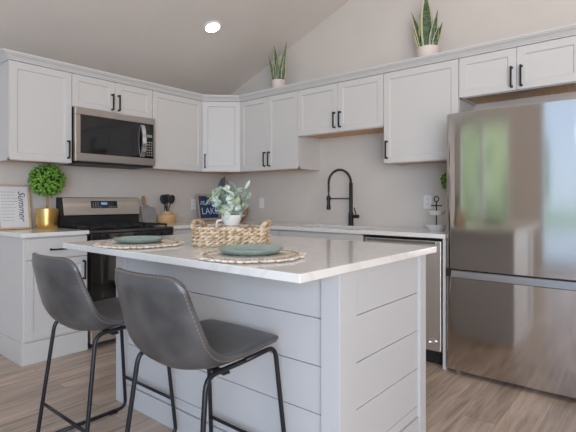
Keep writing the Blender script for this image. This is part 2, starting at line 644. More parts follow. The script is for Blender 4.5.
upper('wall_cabinet', 'tall single-door white wall cabinet left of the microwave, at the end of the row', 'A', XA[0], XA[1], ZB, ['R'], 1)
upper('wall_cabinet', 'short two-door white wall cabinet directly above the microwave', 'A', XA[1], XA[2], 1.937, ['R', 'L'], 2)
upper('wall_cabinet', 'wide single-door white wall cabinet without a pull, right of the microwave', 'A', XA[2], XA[3], ZB, [None], 1)
upper('wall_cabinet', 'tall two-door white wall cabinet right of the angled corner cabinet', 'B', YB[0], YB[1], ZB, ['R', 'L'], 2)
upper('wall_cabinet', 'short two-door white wall cabinet hanging above the black faucet', 'B', YB[1], YB[2], 1.774, ['R', 'L'], 2)
upper('wall_cabinet', 'tall single-door white wall cabinet left of the refrigerator top', 'B', YB[2], YB[3], ZB, ['L'], 1)
upper('wall_cabinet', 'short two-door white wall cabinet above the refrigerator', 'B', YB[3], YB[4], 1.918, ['R', 'L'], 2)

# angled corner cabinet
cr = thing('corner_cabinet', 'angled white corner wall cabinet with one narrow door between both rows', 'cabinet', (-0.3, -0.3, ZB))
g = .001
poly = [(-.6335, -g), (-.6335, -BD), (-BD, -.6335), (-g, -.6335), (-g, -g)]
obj('body', MB().prism(poly, ZB + .02, ZT).prism([(-.6335, -BD), (-BD, -.6335), (-BD + .018, -.6335), (-.6335, -BD + .018)], ZB, ZB + .02), M['paint'], cr)
ins = [(-.62, -.005), (-.62, -BD + .03), (-BD + .03, -.62), (-.005, -.62), (-.005, -.005)]
u = obj('underside', MB().prism(ins, ZB + .013, ZB + .0198), M['wood_raw'], cr)
u['label'] = 'unpainted wooden underside'
p0, p1 = Vector((-.634, -BD, 0)), Vector((-BD, -.634, 0))
du = (p1 - p0).normalized()
dn = Vector((-1, -1, 0)).normalized()
dl = (p1 - p0).length
cmt = frame_uv((p0.x + du.x * .012, p0.y + du.y * .012, ZB + .004), du, dn)
d = obj('door', shaker(cmt, dl - .024, ZT - .0055 - ZB), M['paint'], cr, bevel=.0012, seg=1)
p = obj('handle', pull(cmt, .027, .035 + .0725, .145), M['black'], d, bevel=.001, seg=1)
p['label'] = 'black bar pull'

# crown moulding: profile swept with mitres
path = [(XA[0], -.004), (XA[0], -UD), (-.634 - .008, -UD), (-UD, -.634 - .008), (-UD, -4.0)]
prof = [(0.001, 2.2145), (0.008, 2.2145), (0.010, 2.222), (0.016, 2.225), (0.024, 2.235), (0.040, 2.246), (0.050, 2.250), (0.052, 2.256), (0.060, 2.258), (0.060, 2.268), (-0.02, 2.268), (-0.02, 2.2155), (0.001, 2.2155)]
nrms = []
for a, b2 in zip(path[:-1], path[1:]):
    d_ = Vector((b2[0] - a[0], b2[1] - a[1])).normalized()
    nrms.append(Vector((d_.y, -d_.x)))
cmb = MB()
K = len(prof)
rows = []
for i, pnt in enumerate(path):
    if i == 0:
        off = nrms[0]
    elif i == len(path) - 1:
        off = nrms[-1]
    else:
        s_ = nrms[i - 1] + nrms[i]
        off = s_ / (s_.dot(nrms[i]))
    rows.append([(pnt[0] + off.x * q[0], pnt[1] + off.y * q[0], q[1]) for q in prof])
vs = [p for r_ in rows for p in r_]
fs = []
for i in range(len(path) - 1):
    for j in range(K):
        j2 = (j + 1) % K
        fs.append((i * K + j, (i + 1) * K + j, (i + 1) * K + j2, i * K + j2))
fs.append([j for j in range(K)])
fs.append([(len(path) - 1) * K + j for j in range(K)][::-1])
cmb.add(vs, fs)
tag(obj('crown_moulding', cmb, M['crown'], origin=(-2, -.3, 2.2)), 'white stepped crown moulding running along the tops of the wall cabinets', 'moulding')

# ---- base cabinets
CT = 0.934
BT = CT - 0.031
FD = 0.612       # carcass depth; fronts stand proud by 0.019


def base_front(root, mt, wtot, layout, pulls=True):
    """layout: list of (kind, z0, z1, ndoors)."""
    for kind, z0, z1, nd in layout:
        dw = (wtot - GAP * (nd - 1)) / nd
        for i in range(nd):
            dmt = mt @ Matrix.Translation((i * (dw + GAP), 0, z0))
            if kind == 'drawer':
                d = obj('drawer', slab(dmt, dw, z1 - z0), M['paint'], root, bevel=.0015)
                if pulls:
                    p = obj('handle', pull(dmt, dw / 2, (z1 - z0) / 2 - .01, .11, False), M['black'], d, bevel=.001, seg=1)
                    p['label'] = 'black bar pull'
            else:
                d = obj('door', shaker(dmt, dw, z1 - z0), M['paint'], root, bevel=.0012, seg=1)
                if pulls:
                    uu = dw - .029 if (i == 0) else .029
                    p = obj('handle', pull(dmt, uu, z1 - z0 - .032 - .073, .146), M['black'], d, bevel=.001, seg=1)
                    p['label'] = 'black bar pull'


t = thing('base_cabinet', 'white base cabinet with drawer and door at the row end left of the range', 'cabinet', (-2.233, -.3, 0))
obj('body', MB().box(XA[0], XA[1] - .004, -FD, -.001, 0, BT), M['paint'], t, bevel=.001, seg=1)
obj('base_board', MB().box(XA[0] - .014, XA[1] - .004, -FD - .022, -FD, 0, .155).box(XA[0] - .014, XA[0], -FD, -.001, 0, .155), M['paint'], t, bevel=.003)
base_front(t, frameA(XA[0] + .012, -FD, 0), .463 - .02, [('drawer', .742, .892, 1), ('door', .168, .736, 1)])

t = thing('base_cabinet', 'white base cabinet with drawer between the range and the corner', 'cabinet', (-.93, -.3, 0))
obj('body', MB().box(-1.208, -.64, -FD, -.001, .1, BT).box(-1.208, -.64, -FD + .06, -.001, 0, .1), M['paint'], t, bevel=.001, seg=1)
base_front(t, frameA(-1.205, -FD, 0), .53, [('drawer', .742, .892, 1), ('door', .112, .736, 1)])

t = thing('base_cabinet', 'white corner base cabinet where the two counter runs meet', 'cabinet', (-.4, -.6, 0))
obj('body', MB().box(-FD, -.001, -1.416, -.001, .1, BT).box(-FD + .06, -.001, -1.416, -.001, 0, .1), M['paint'], t, bevel=.001, seg=1)
base_front(t, frame_uv((-FD, -.70, 0), (0, -1, 0), (-1, 0, 0)), .714, [('drawer', .742, .892, 1), ('door', .112, .736, 2)])

t = thing('sink_cabinet', 'white two-door sink base cabinet under the black faucet', 'cabinet', (-.3, -1.85, 0))
sb = MB().box(-FD, -FD + .018, -2.286, -1.418, .1, BT).box(-FD, -.001, -2.286, -2.268, .1, BT).box(-FD, -.001, -1.436, -1.418, .1, BT).box(-FD, -.001, -2.286, -1.418, .1, .118).box(-FD + .06, -.001, -2.286, -1.418, 0, .1)
obj('body', sb, M['paint'], t)
base_front(t, frame_uv((-FD, -1.421, 0), (0, -1, 0), (-1, 0, 0)), .862, [('door', .112, .736, 2)])
obj('false_front', slab(frame_uv((-FD, -1.421, .742), (0, -1, 0), (-1, 0, 0)), .862, .15), M['paint'], t, bevel=.0015)

tag(obj('end_panel', MB().box(-FD - .02, -.001, -2.936, -2.916, 0, BT), M['paint'], bevel=.0015, origin=(-.3, -2.93, 0)), 'narrow white end panel standing between the dishwasher and the refrigerator', 'panel')

# ---- countertops
CD = 0.647
tag(obj('countertop', MB().box(XA[0] - .02, XA[1] + .002, -CD, -.001, BT + .001, CT), M['quartz'], bevel=.003, origin=(-2.23, -.3, BT)), 'short white quartz countertop left of the range, under the gold pot', 'countertop')
SY0, SY1, SX0, SX1 = -2.17, -1.53, -.56, -.17
cmb = MB()
# one watertight slab with a sink cut-out
xs = [-1.212, -CD, SX0, SX1, -.001]
ys = [-2.938, SY0, SY1, -CD, -.001]


def filled(i, j):
    x, y = (xs[i] + xs[i + 1]) / 2, (ys[j] + ys[j + 1]) / 2
    if x < -CD:
        return y > -CD
    if SX0 < x < SX1 and SY0 < y < SY1:
        return False
    return True


idx = {}
for k, z in enumerate((BT + .001, CT)):
    for i, x in enumerate(xs):
        for j, y in enumerate(ys):
            idx[i, j, k] = len(cmb.v)
            cmb.v.append(Vector((x, y, z)))
for i in range(4):
    for j in range(4):
        if not filled(i, j):
            continue
        cmb.f.append([idx[i, j, 1], idx[i + 1, j, 1], idx[i + 1, j + 1, 1], idx[i, j + 1, 1]])
        cmb.f.append([idx[i, j + 1, 0], idx[i + 1, j + 1, 0], idx[i + 1, j, 0], idx[i, j, 0]])
        for di, dj, a, b2 in ((-1, 0, (0, 1), (0, 0)), (1, 0, (1, 0), (1, 1)), (0, -1, (0, 0), (1, 0)), (0, 1, (1, 1), (0, 1))):
            ii, jj = i + di, j + dj
            if 0 <= ii < 4 and 0 <= jj < 4 and filled(ii, jj):
                continue
            cmb.f.append([idx[i + a[0], j + a[1], 0], idx[i + b2[0], j + b2[1], 0], idx[i + b2[0], j + b2[1], 1], idx[i + a[0], j + a[1], 1]])
cmb.mi = [0] * len(cmb.f)
co = obj('countertop', cmb, M['quartz'], bevel=.002, origin=(-.4, -1.5, BT))
tag(co, 'long white quartz countertop turning the corner from the range past the sink', 'countertop')
sk = MB()
z0 = .70
sk.box(SX0 - .012, SX1 + .012, SY0 - .012, SY1 + .012, z0 - .012, z0)
sk.box(SX0 - .012, SX0, SY0 - .012, SY1 + .012, z0, BT).box(SX1, SX1 + .012, SY0 - .012, SY1 + .012, z0, BT)
sk.box(SX0, SX1, SY0 - .012, SY0, z0, BT).box(SX0, SX1, SY1, SY1 + .012, z0, BT)
s_ = thing('sink', 'undermount sink basin set into the countertop below the black faucet', 'sink', (-.365, -1.85, z0))
obj('basin', sk, M['steel_range'], s_)
obj('drain', MB().lathe([(0, 0), (.042, 0), (.045, .003), (.03, .004), (.028, -.001), (0, -.001)], (-.36, -1.85, z0 + .001), 24), M['chrome'], s_, smooth=False)

# ------------------------------------------------------------------ island
IX0, IX1, IY0, IY1 = -2.33, -1.55, -3.18, -1.625
isl = thing('kitchen_island', 'white shiplap kitchen island with corner posts, behind the two stools', 'island', (-1.94, -2.4, 0))
PW = .105
seams = [.165, .349, .533, .717]
IT = CT - .0315
obj('core', MB().box(IX0 + .03, IX1 - .002, IY0 + .03, IY1 - .02, 0, IT), M['shiplap'], isl)
for (a, b2, c_, d_) in ((IX0, IX0 + .118, IY0, IY0 + .085), (IX0, IX0 + .108, IY1 - .1, IY1), (IX1 - .07, IX1, IY0, IY0 + .06), (IX1 - .07, IX1, IY1 - .06, IY1)):
    obj('corner_post', MB().box(a, b2, c_, d_, 0, IT), M['shiplap'], isl, bevel=.002)
zz = [.115] + seams[0:] + [IT]


def planks(fn):
    mb = MB()
    for za, zb in zip(zz[:-1], zz[1:]):
        fn(mb, za + .0016, zb - .0016)
    return mb


sx = .010
obj('shiplap_panel', planks(lambda mb, a, b2: mb.box(IX0 + .012, IX0 + .0295, IY0 + .0855, IY1 - .1005, a, b2)), M['shiplap'], isl, bevel=.0012, seg=1)
obj('shiplap_panel', planks(lambda mb, a, b2: mb.box(IX0 + .1185, IX1 - .0705, IY0 + .012, IY0 + .0295, a, b2)), M['shiplap'], isl, bevel=.0012, seg=1)
obj('shiplap_panel', planks(lambda mb, a, b2: mb.box(IX0 + .1085, IX1 - .0705, IY1 - .0195, IY1 - .012, a, b2)), M['shiplap'], isl, bevel=.0012, seg=1)
obj('base_board', MB().box(IX0 + .004, IX0 + .0295, IY0 + .0855, IY1 - .1005, 0, .112), M['shiplap'], isl, bevel=.002)
obj('base_board', MB().box(IX0 + .1185, IX1 - .0705, IY0 + .004, IY0 + .0295, 0, .112), M['shiplap'], isl, bevel=.002)
tag(obj('countertop', MB().box(-2.597, -1.475, -3.205, -1.537, CT - .031, CT), M['quartz'], bevel=.0035, origin=(-2.03, -2.37, CT - .031)), 'large white quartz countertop on the shiplap island, overhanging towards the stools', 'countertop')

# ------------------------------------------------------------------ refrigerator
FX, FY0, FY1 = -.6818, -3.80, -2.946
fr = thing('refrigerator', 'large stainless steel refrigerator with bottom freezer drawer at the right', 'refrigerator', (-.36, -3.38, 0))
obj('body', MB().box(-.615, -.03, FY0 + .004, FY1 - .004, .03, 1.735), M['black_matte'], fr, bevel=.004)


def door_profile(front, back, y0, y1, rad=.075, bow=.006, n=7, nb=14):
    """plan outline of a gently bowed door with rounded vertical front edges."""
    pts = []
    ym, hw = (y0 + y1) / 2, (y1 - y0) / 2

    def bx(y):
        return front + bow * ((y - ym) / hw) ** 2
    for i in range(n):
        a = i / (n - 1) * PI / 2
        pts.append((bx(y1 - rad) + rad * .6 * (1 - math.sin(PI / 2 - a)) if False else bx(y1 - rad) + rad * .6 * (1 - math.sin(a)), y1 - rad * (1 - math.cos(a))))
    for i in range(1, nb):
        y = y1 - rad - (y1 - y0 - 2 * rad) * i / nb
        pts.append((bx(y), y))
    for i in range(n):
        a = PI / 2 - i / (n - 1) * PI / 2
        pts.append((bx(y0 + rad) + rad * .6 * (1 - math.sin(a)), y0 + rad * (1 - math.cos(a))))
    pts.append((back, y0))
    pts.append((back, y1))
    return pts


pf = door_profile(FX, -.62, FY0, FY1)
d = obj('door', MB().prism(pf[::-1] if False else pf, .706, 1.752), M['steel'], fr, bevel=.004, autos=True)
dr = obj('freezer_drawer', MB().prism(pf, .03, .652), M['steel'], fr, bevel=.004, autos=True)
# pocket handle strip: sloped lip between door and drawer
lp = [(-.688, .652), (-.688, .655), (-.676, .697), (-.62, .699), (-.62, .652)]
lm = MB()
ya, yb = FY0 + .03, FY1 - .045
k = len(lp)
lm.add([(x, ya, z) for x, z in lp] + [(x, yb, z) for x, z in lp], [list(range(k)), list(range(k, 2 * k))[::-1]] + [(i, k + i, k + (i + 1) % k, (i + 1) % k) for i in range(k)])
h_ = obj('handle', lm, M['steel_lip'], dr, bevel=.001, seg=1)
h_['label'] = 'slanted stainless grip along the drawer top'
obj('gasket', MB().box(-.66, -.615, FY0 + .006, FY1 - .006, .652, .7055), M['black_matte'], fr)
obj('kick_grille', MB().box(-.56, -.52, FY0 + .02, FY1 - .02, .0, .03), M['black_matte'], fr)
for y in (FY1 - .06, FY0 + .06):
    obj('foot', MB().lathe([(0, 0), (.022, 0), (.022, .018), (.012, .019), (.012, .0295), (0, .0295)], (-.60, y, 0), 16), M['steel_lip'], fr)
obj('hinge_cover', MB().box(-.66, -.56, FY0 + .01, FY0 + .08, 1.7355, 1.762), M['black_matte'], fr, bevel=.003)

# ------------------------------------------------------------------ dishwasher
dwt = thing('dishwasher', 'stainless steel dishwasher behind the island, left of the refrigerator', 'dishwasher', (-.32, -2.596, 0))
obj('body', MB().box(-.60, -.03, -2.912, -2.294, .1, .897), M['black_matte'], dwt)
obj('door', MB().box(-.632, -.6005, -2.904, -2.301, .112, .882), M['steel_dw'], dwt, bevel=.005)
obj('control_strip', MB().box(-.625, -.6005, -2.908, -2.297, .8825, .898), M['black_gloss'], dwt)
obj('kick_plate', MB().box(-.56, -.545, -2.91, -2.296, .0, .099), M['black_matte'], dwt)
obj('handle', MB().box(-.640, -.6325, -2.87, -2.32, .862, .878), M['steel_lip'], dwt, bevel=.003)
bd = MB()
for rr in (.020, .013):
    bd.tube([(-.633, -2.848 + rr * 1.4 * math.cos(a * PI / 12), .178 + rr * math.sin(a * PI / 12)) for a in range(24)], .0016, 6, closed=True)
q = obj('badge', bd, M['chrome'], dwt)
q['label'] = 'small round ring emblem low on the door'

# ------------------------------------------------------------------ range
RX0, RX1 = -1.998, -1.234
rg = thing('range', 'black and stainless kitchen range with front knobs under the microwave', 'range', (-1.62, -.33, 0))
obj('body', MB().box(RX0, RX1, -.615, -.02, .03, .905), M['black_matte'], rg, bevel=.002)
obj('cooktop', MB().box(RX0, RX1, -.672, -.085, .906, .930), M['cooktop'], rg, bevel=.006)
# console with sloped face
pr = [(-.02, .906), (-.088, .906), (-.088, 1.03), (-.108, 1.03), (-.072, 1.193), (-.02, 1.193)]
bk = MB()
k = len(pr)
bk.add([(RX0 + .012, y, z) for y, z in pr] + [(RX1 + .016, y, z) for y, z in pr], [list(range(k)), list(range(k, 2 * k))[::-1]] + [(i, k + i, k + (i + 1) % k, (i + 1) % k) for i in range(k)])
bgd = obj('back_guard', bk, M['black_matte'], rg, bevel=.003)
sl = (Vector((0, -.072, 1.193)) - Vector((0, -.108, 1.03)))
sn = Vector((0, -sl.z, sl.y)).normalized()


def console(u0, u1, v0, v1, t0, t1):
    o_ = Vector((0, -.108, 1.03))
    vs = []
    for n_ in (t0, t1):
        for (uu, vv) in ((u0, v0), (u1, v0), (u1, v1), (u0, v1)):
            vs.append(Vector((uu, 0, 0)) + o_ + sl * vv + sn * n_)
    return MB().add(vs, [(3, 2, 1, 0), (4, 5, 6, 7), (0, 1, 5, 4), (1, 2, 6, 5), (2, 3, 7, 6), (3, 0, 4, 7)])


pn = obj('console_panel', console(RX0 + .042, RX1 + .012, .03, .97, .0, .008), M['steel_range'], bgd, bevel=.002)
pn['label'] = 'stainless face of the console'
dp = obj('control_display', console(-1.71, -1.455, .40, .80, .0082, .011), M['black_gloss'], bgd)
dd = MB()
o_ = console(-1.615, -1.555, .58, .72, .0112, .0118)
dd.add(o_.v, o_.f)
obj('clock', dd, M['display'], bgd)
for x_ in (-1.695, -1.545):
    km = MB()
    for i in range(4):
        for j in range(3):
            o_ = console(x_ + i * .022, x_ + i * .022 + .012, .44 + j * .11, .49 + j * .11, .0112, .0117)
            if j == 0 or x_ < -1.6 and i < 3:
                km.add(o_.v, o_.f)
    obj('button_pad', km, M['slot'], bgd)
# grates
for gx in (-1.86, -1.616, -1.372):
    gm = MB()
    z = .945
    for yy in (-.60, -.36, -.14):
        gm.box(gx - .115, gx + .115, yy - .007, yy + .007, z, z + .014)
    for xx in (-.108, 0, .108):
        gm.box(gx + xx - .007, gx + xx + .007, -.607, -.133, z - .002, z + .0125)
    for xx in (-.108, .108):
        for yy in (-.60, -.14):
            gm.box(gx + xx - .008, gx + xx + .008, yy - .008, yy + .008, .931, z)
    obj('grate', gm, M['iron'], rg, bevel=.002)
    for yy in (-.49, -.25):
        obj('burner', MB().lathe([(0, 0), (.045, 0), (.045, .006), (.03, .009), (.028, .012), (0, .012)], (gx, yy, .9303), 20), M['iron'], rg)
cp = obj('control_panel', MB().box(RX0 + .004, RX1 - .004, -.682, -.6155, .82, .9055), M['black_gloss'], rg, bevel=.006)
for i in range(5):
    x_ = -1.90 + i * .142
    kb = MB()
    mt = Matrix.Translation((x_, -.682, .862)) @ Matrix.Rotation(PI / 2, 4, 'X')
    kb.lathe([(0, 0), (.026, 0), (.026, .006), (.021, .008), (.018, .03), (.016, .033), (0, .033)], seg=20, mt=mt)
    kb.box(-.004, .004, -.019, .019, .033, .04, mt=mt)
    obj('knob', kb, M['black'], cp)
od = obj('oven_door', MB().box(RX0 + .004, RX1 - .004, -.668, -.6155, .195, .812), M['black_gloss'], rg, bevel=.004)
hm = MB().tube([(RX0 + .05, -.72, .765), (RX1 - .05, -.72, .765)], .012, 12)
for x_ in (RX0 + .09, RX1 - .09):
    hm.box(x_ - .01, x_ + .01, -.716, -.667, .757, .773)
obj('handle', hm, M['chrome'], od)
obj('oven_drawer', MB().box(RX0 + .004, RX1 - .004, -.662, -.6155, .045, .185), M['steel_range'], rg, bevel=.004)
for x_ in (RX0 + .04, RX1 - .04):
    obj('foot', MB().box(x_ - .02, x_ + .02, -.60, -.56, 0, .0295), M['black_matte'], rg)

# ------------------------------------------------------------------ microwave
MX0, MX1, MZ0, MZ1 = -1.997, -1.247, 1.492, 1.934
mw = thing('microwave', 'stainless over-the-range microwave with dark glass door hung below cabinet', 'microwave', (-1.62, -.2, MZ0))
obj('body', MB().box(MX0, MX1, -.375, -.005, MZ0, MZ1), M['black_matte'], mw, bevel=.002)
mmt = frameA(MX0, -.3755, MZ0)
Wm, Hm = MX1 - MX0, MZ1 - MZ0
# door frame with opening, control panel to the right
df = MB()
dw_ = .605
df.box(0, Wm, 0, .034, Hm - .058, Hm, mt=mmt).box(0, Wm, 0, .034, 0, .066, mt=mmt).box(0, .042, 0, .034, .0665, Hm - .0585, mt=mmt)
obj('front_frame', df, M['steel_mw'], mw, bevel=.003)
obj('window', MB().box(.0425, dw_ + .03, .0, .031, .0665, Hm - .0585, mt=mmt), M['black_gloss'], mw)
pnl = obj('control_panel', MB().box(dw_ + .0305, Wm - .018, .0, .031, .0665, Hm - .0585, mt=mmt), M['black_gloss'], mw)
obj('side_frame', MB().box(Wm - .0175, Wm, .0, .034, .0665, Hm - .0585, mt=mmt), M['steel_mw'], mw)
km = MB()
for i in range(3):
    for j in range(6):
        km.box(dw_ + .052 + i * .024, dw_ + .067 + i * .024, .031, .0316, .09 + j * .024, .101 + j * .024, mt=mmt)
obj('button_pad', km, M['slot'], pnl)
obj('clock', MB().box(dw_ + .055, dw_ + .112, .031, .0318, .262, .285, mt=mmt), M['steel_lip'], pnl)
hp = [(dw_ + .012, .030 + .032 * math.sin(PI * i / 12) ** .6 if 0 < i < 12 else .030, .075 + (Hm - .15) * i / 12) for i in range(13)]
hmb = MB()
for a, b2 in zip(hp[:-1], hp[1:]):
    vs = []
    for q in (a, b2):
        for uu, nn in ((-.019, -.008), (.019, -.008), (.019, .004), (-.019, .004)):
            vs.append(mmt @ Vector((q[0] + uu, q[1] + nn, q[2])))
    hmb.add(vs, [(0, 1, 5, 4), (1, 2, 6, 5), (2, 3, 7, 6), (3, 0, 4, 7), (3, 2, 1, 0), (4, 5, 6, 7)])
q = obj('handle', hmb, M['chrome'], mw)
q['label'] = 'bowed chrome handle'
obj('vent_base', MB().box(MX0 + .01, MX1 - .01, -.385, -.01, MZ0 - .016, MZ0 - .0005), M['black_matte'], mw, bevel=.002)
obj('badge', MB().box(.33, .40, .034, .0346, Hm - .036, Hm - .026, mt=mmt), M['steel_lip'], mw)

# ------------------------------------------------------------------ faucet
fc = thing('faucet', 'matte black spring pull-down kitchen faucet standing behind the sink', 'faucet', (-.10, -1.847, CT))
obj('base', MB().lathe([(0, 0), (.027, 0), (.027, .008), (.024, .012), (.024, .11), (.020, .118), (.020, .125), (0, .125)], (-.10, -1.847, CT), 24), M['black'], fc, autos=True)
obj('post', MB().lathe([(0, .125), (.0175, .125), (.0175, .395), (.014, .40), (0, .40)], (-.10, -1.847, CT), 20), M['black'], fc, autos=True)
# hose arch in a plane turning towards the room and left
hd = Vector((-.16, .25, 0)).normalized()
F0 = Vector((-.10, -1.847, 0))
R_ = .104
apts = []
for i in range(41):
    a = PI * i / 40
    apts.append(F0 + hd * (R_ - R_ * math.cos(a)) + Vector((0, 0, CT + .395 + R_ * 1.2 * math.sin(a))))
for i in range(1, 9):
    apts.append(F0 + hd * (2 * R_) + Vector((0, 0, CT + .395 - i * .017)))
obj('hose', MB().tube(apts, .0075, 8), M['black'], fc, smooth=True)
spr = []
NT = 44
tot = len(apts) - 1
nrmv = Vector((-hd.y, hd.x, 0))
for i in range(NT * 10 + 1):
    s_ = i / (NT * 10) * tot * .93
    j = min(int(s_), tot - 1)
    f_ = s_ - j
    p = apts[j].lerp(apts[j + 1], f_)
    d_ = (apts[j + 1] - apts[j]).normalized()
    b_ = d_.cross(nrmv)
    a = 2 * PI * i / 10
    spr.append(p + (nrmv * math.cos(a) + b_ * math.sin(a)) * .0115)
obj('spring', MB().tube(spr, .0026, 5), M['black'], fc, smooth=True)
he = F0 + hd * (2 * R_)
obj('spray_head', MB().lathe([(0, -.02), (.019, -.02), (.0205, 0), (.016, .03), (.016, .10), (.013, .115), (0, .115)], (he.x, he.y, CT + .165), 20), M['black'], fc, autos=True)
obj('docking_arm', MB().tube([F0 + Vector((0, 0, CT + .25)), he + Vector((0, 0, CT + .25))], .0065, 10).lathe([(.0165, -.012), (.021, -.012), (.021, .012), (.0165, .012)], (he.x, he.y, CT + .25), 20), M['black'], fc)
lv = obj('lever', MB().tube([F0 + Vector((0, 0, CT + .085)), F0 + Vector((0, -.082, CT + .085))], .0165, 14).tube([F0 + Vector((0, -.058, CT + .09)), F0 + Vector((0, -.045, CT + .135)), F0 + Vector((0, -.035, CT + .165))], .0052, 8), M['black'], fc)

# ------------------------------------------------------------------ outlets


def outlet(name, label, c, along, nrm, kind):
    r_ = thing(name, label, 'outlet' if kind != 'switch' else 'switch', c)
    mt = frame_uv(c, along, nrm)
    obj('cover_plate', MB().box(-.036, .036, .0005, .006, -.059, .059, mt=mt), M['white_plastic'], r_, bevel=.002)
    if kind == 'switch':
        obj('rocker', MB().box(-.016, .016, .006, .0085, -.033, .033, mt=mt), M['white_plastic'], r_, bevel=.001)
    else:
        for s_ in (-1, 1):
            so = obj('socket', MB().box(-.017, .017, .006, .0075, s_ * .02 - .014, s_ * .02 + .014, mt=mt), M['white_plastic'], r_, bevel=.001)
            obj('slot', MB().box(-.0085, -.0055, .0075, .008, s_ * .02 - .004, s_ * .02 + .008, mt=mt).box(.0055, .0085, .0075, .008, s_ * .02 - .004, s_ * .02 + .008, mt=mt), M['slot'], so)


outlet('wall_outlet', 'white outlet plate on the wall just left of the navy sign', (-.472, 0, 1.125), (1, 0, 0), (0, -1, 0), 'o')
outlet('wall_switch', 'white switch plate on the wall right of the vase greenery', (0, -.617, 1.138), (0, -1, 0), (-1, 0, 0), 'switch')
outlet('wall_outlet', 'white double outlet on the wall behind the anchor stand', (0, -2.549, 1.154), (0, -1, 0), (-1, 0, 0), 'o')

# ------------------------------------------------------------------ ceiling light
lx, ly = -.9835, -.9183
rotc = Matrix.Rotation(-math.atan(CS), 4, 'X')
lmt = Matrix.Translation((lx, ly, ceil_z(ly))) @ rotc
cl = thing('ceiling_light', 'round white recessed ceiling light glowing above the corner', 'light', (lx, ly, ceil_z(ly)))
obj('trim_ring', MB().lathe([(.066, -.002), (.066, -.008), (.085, -.006), (.088, -.0005)], seg=40, mt=lmt), M['white_plastic'], cl, smooth=True)
obj('diffuser', MB().lathe([(.0655, -.002), (.0655, -.005), (0, -.006)], seg=40, mt=lmt), M['emit'], cl)

# ------------------------------------------------------------------ bar stools


def catmull(pts, n):
    out = []
    P_ = [pts[0]] + list(pts) + [pts[-1]]
    for i in range(1, len(P_) - 2):
        for k in range(n):
            t_ = k / n
            out.append(tuple(.5 * (2 * b2 + (c_ - a) * t_ + (2 * a - 5 * b2 + 4 * c_ - d_) * t_ ** 2 + (3 * b2 - a - 3 * c_ + d_) * t_ ** 3) for a, b2, c_, d_ in zip(P_[i - 1], P_[i], P_[i + 1], P_[i + 2])))
    out.append(tuple(pts[-1]))
    return out


# key rows: x forward, z, half width, edge raise (z), edge forward (x)
KEYS = [(.245, .612, .185, .000, -.020),
        (.232, .636, .200, .002, -.015),
        (.140, .635, .212, .008, .000),
        (.020, .615, .218, .022, .000),
        (-.090, .601, .222, .050, .006),
        (-.173, .620, .222, .066, .034),
        (-.222, .672, .219, .050, .062),
        (-.247, .745, .212, .022, .070),
        (-.263, .820, .205, .006, .064),
        (-.276, .885, .202, .002, .058),
        (-.283, .930, .198, .000, .050)]


def stool_rows():
    return catmull(KEYS, 4)


NA = 17


def shell_pt(k, u):
    """k: row tuple; u in [-1,1] across."""
    x, z, hw, ez, ex = k
    e_ = abs(u) ** 2.2
    return Vector((x + ex * e_, u * hw, z + ez * e_))


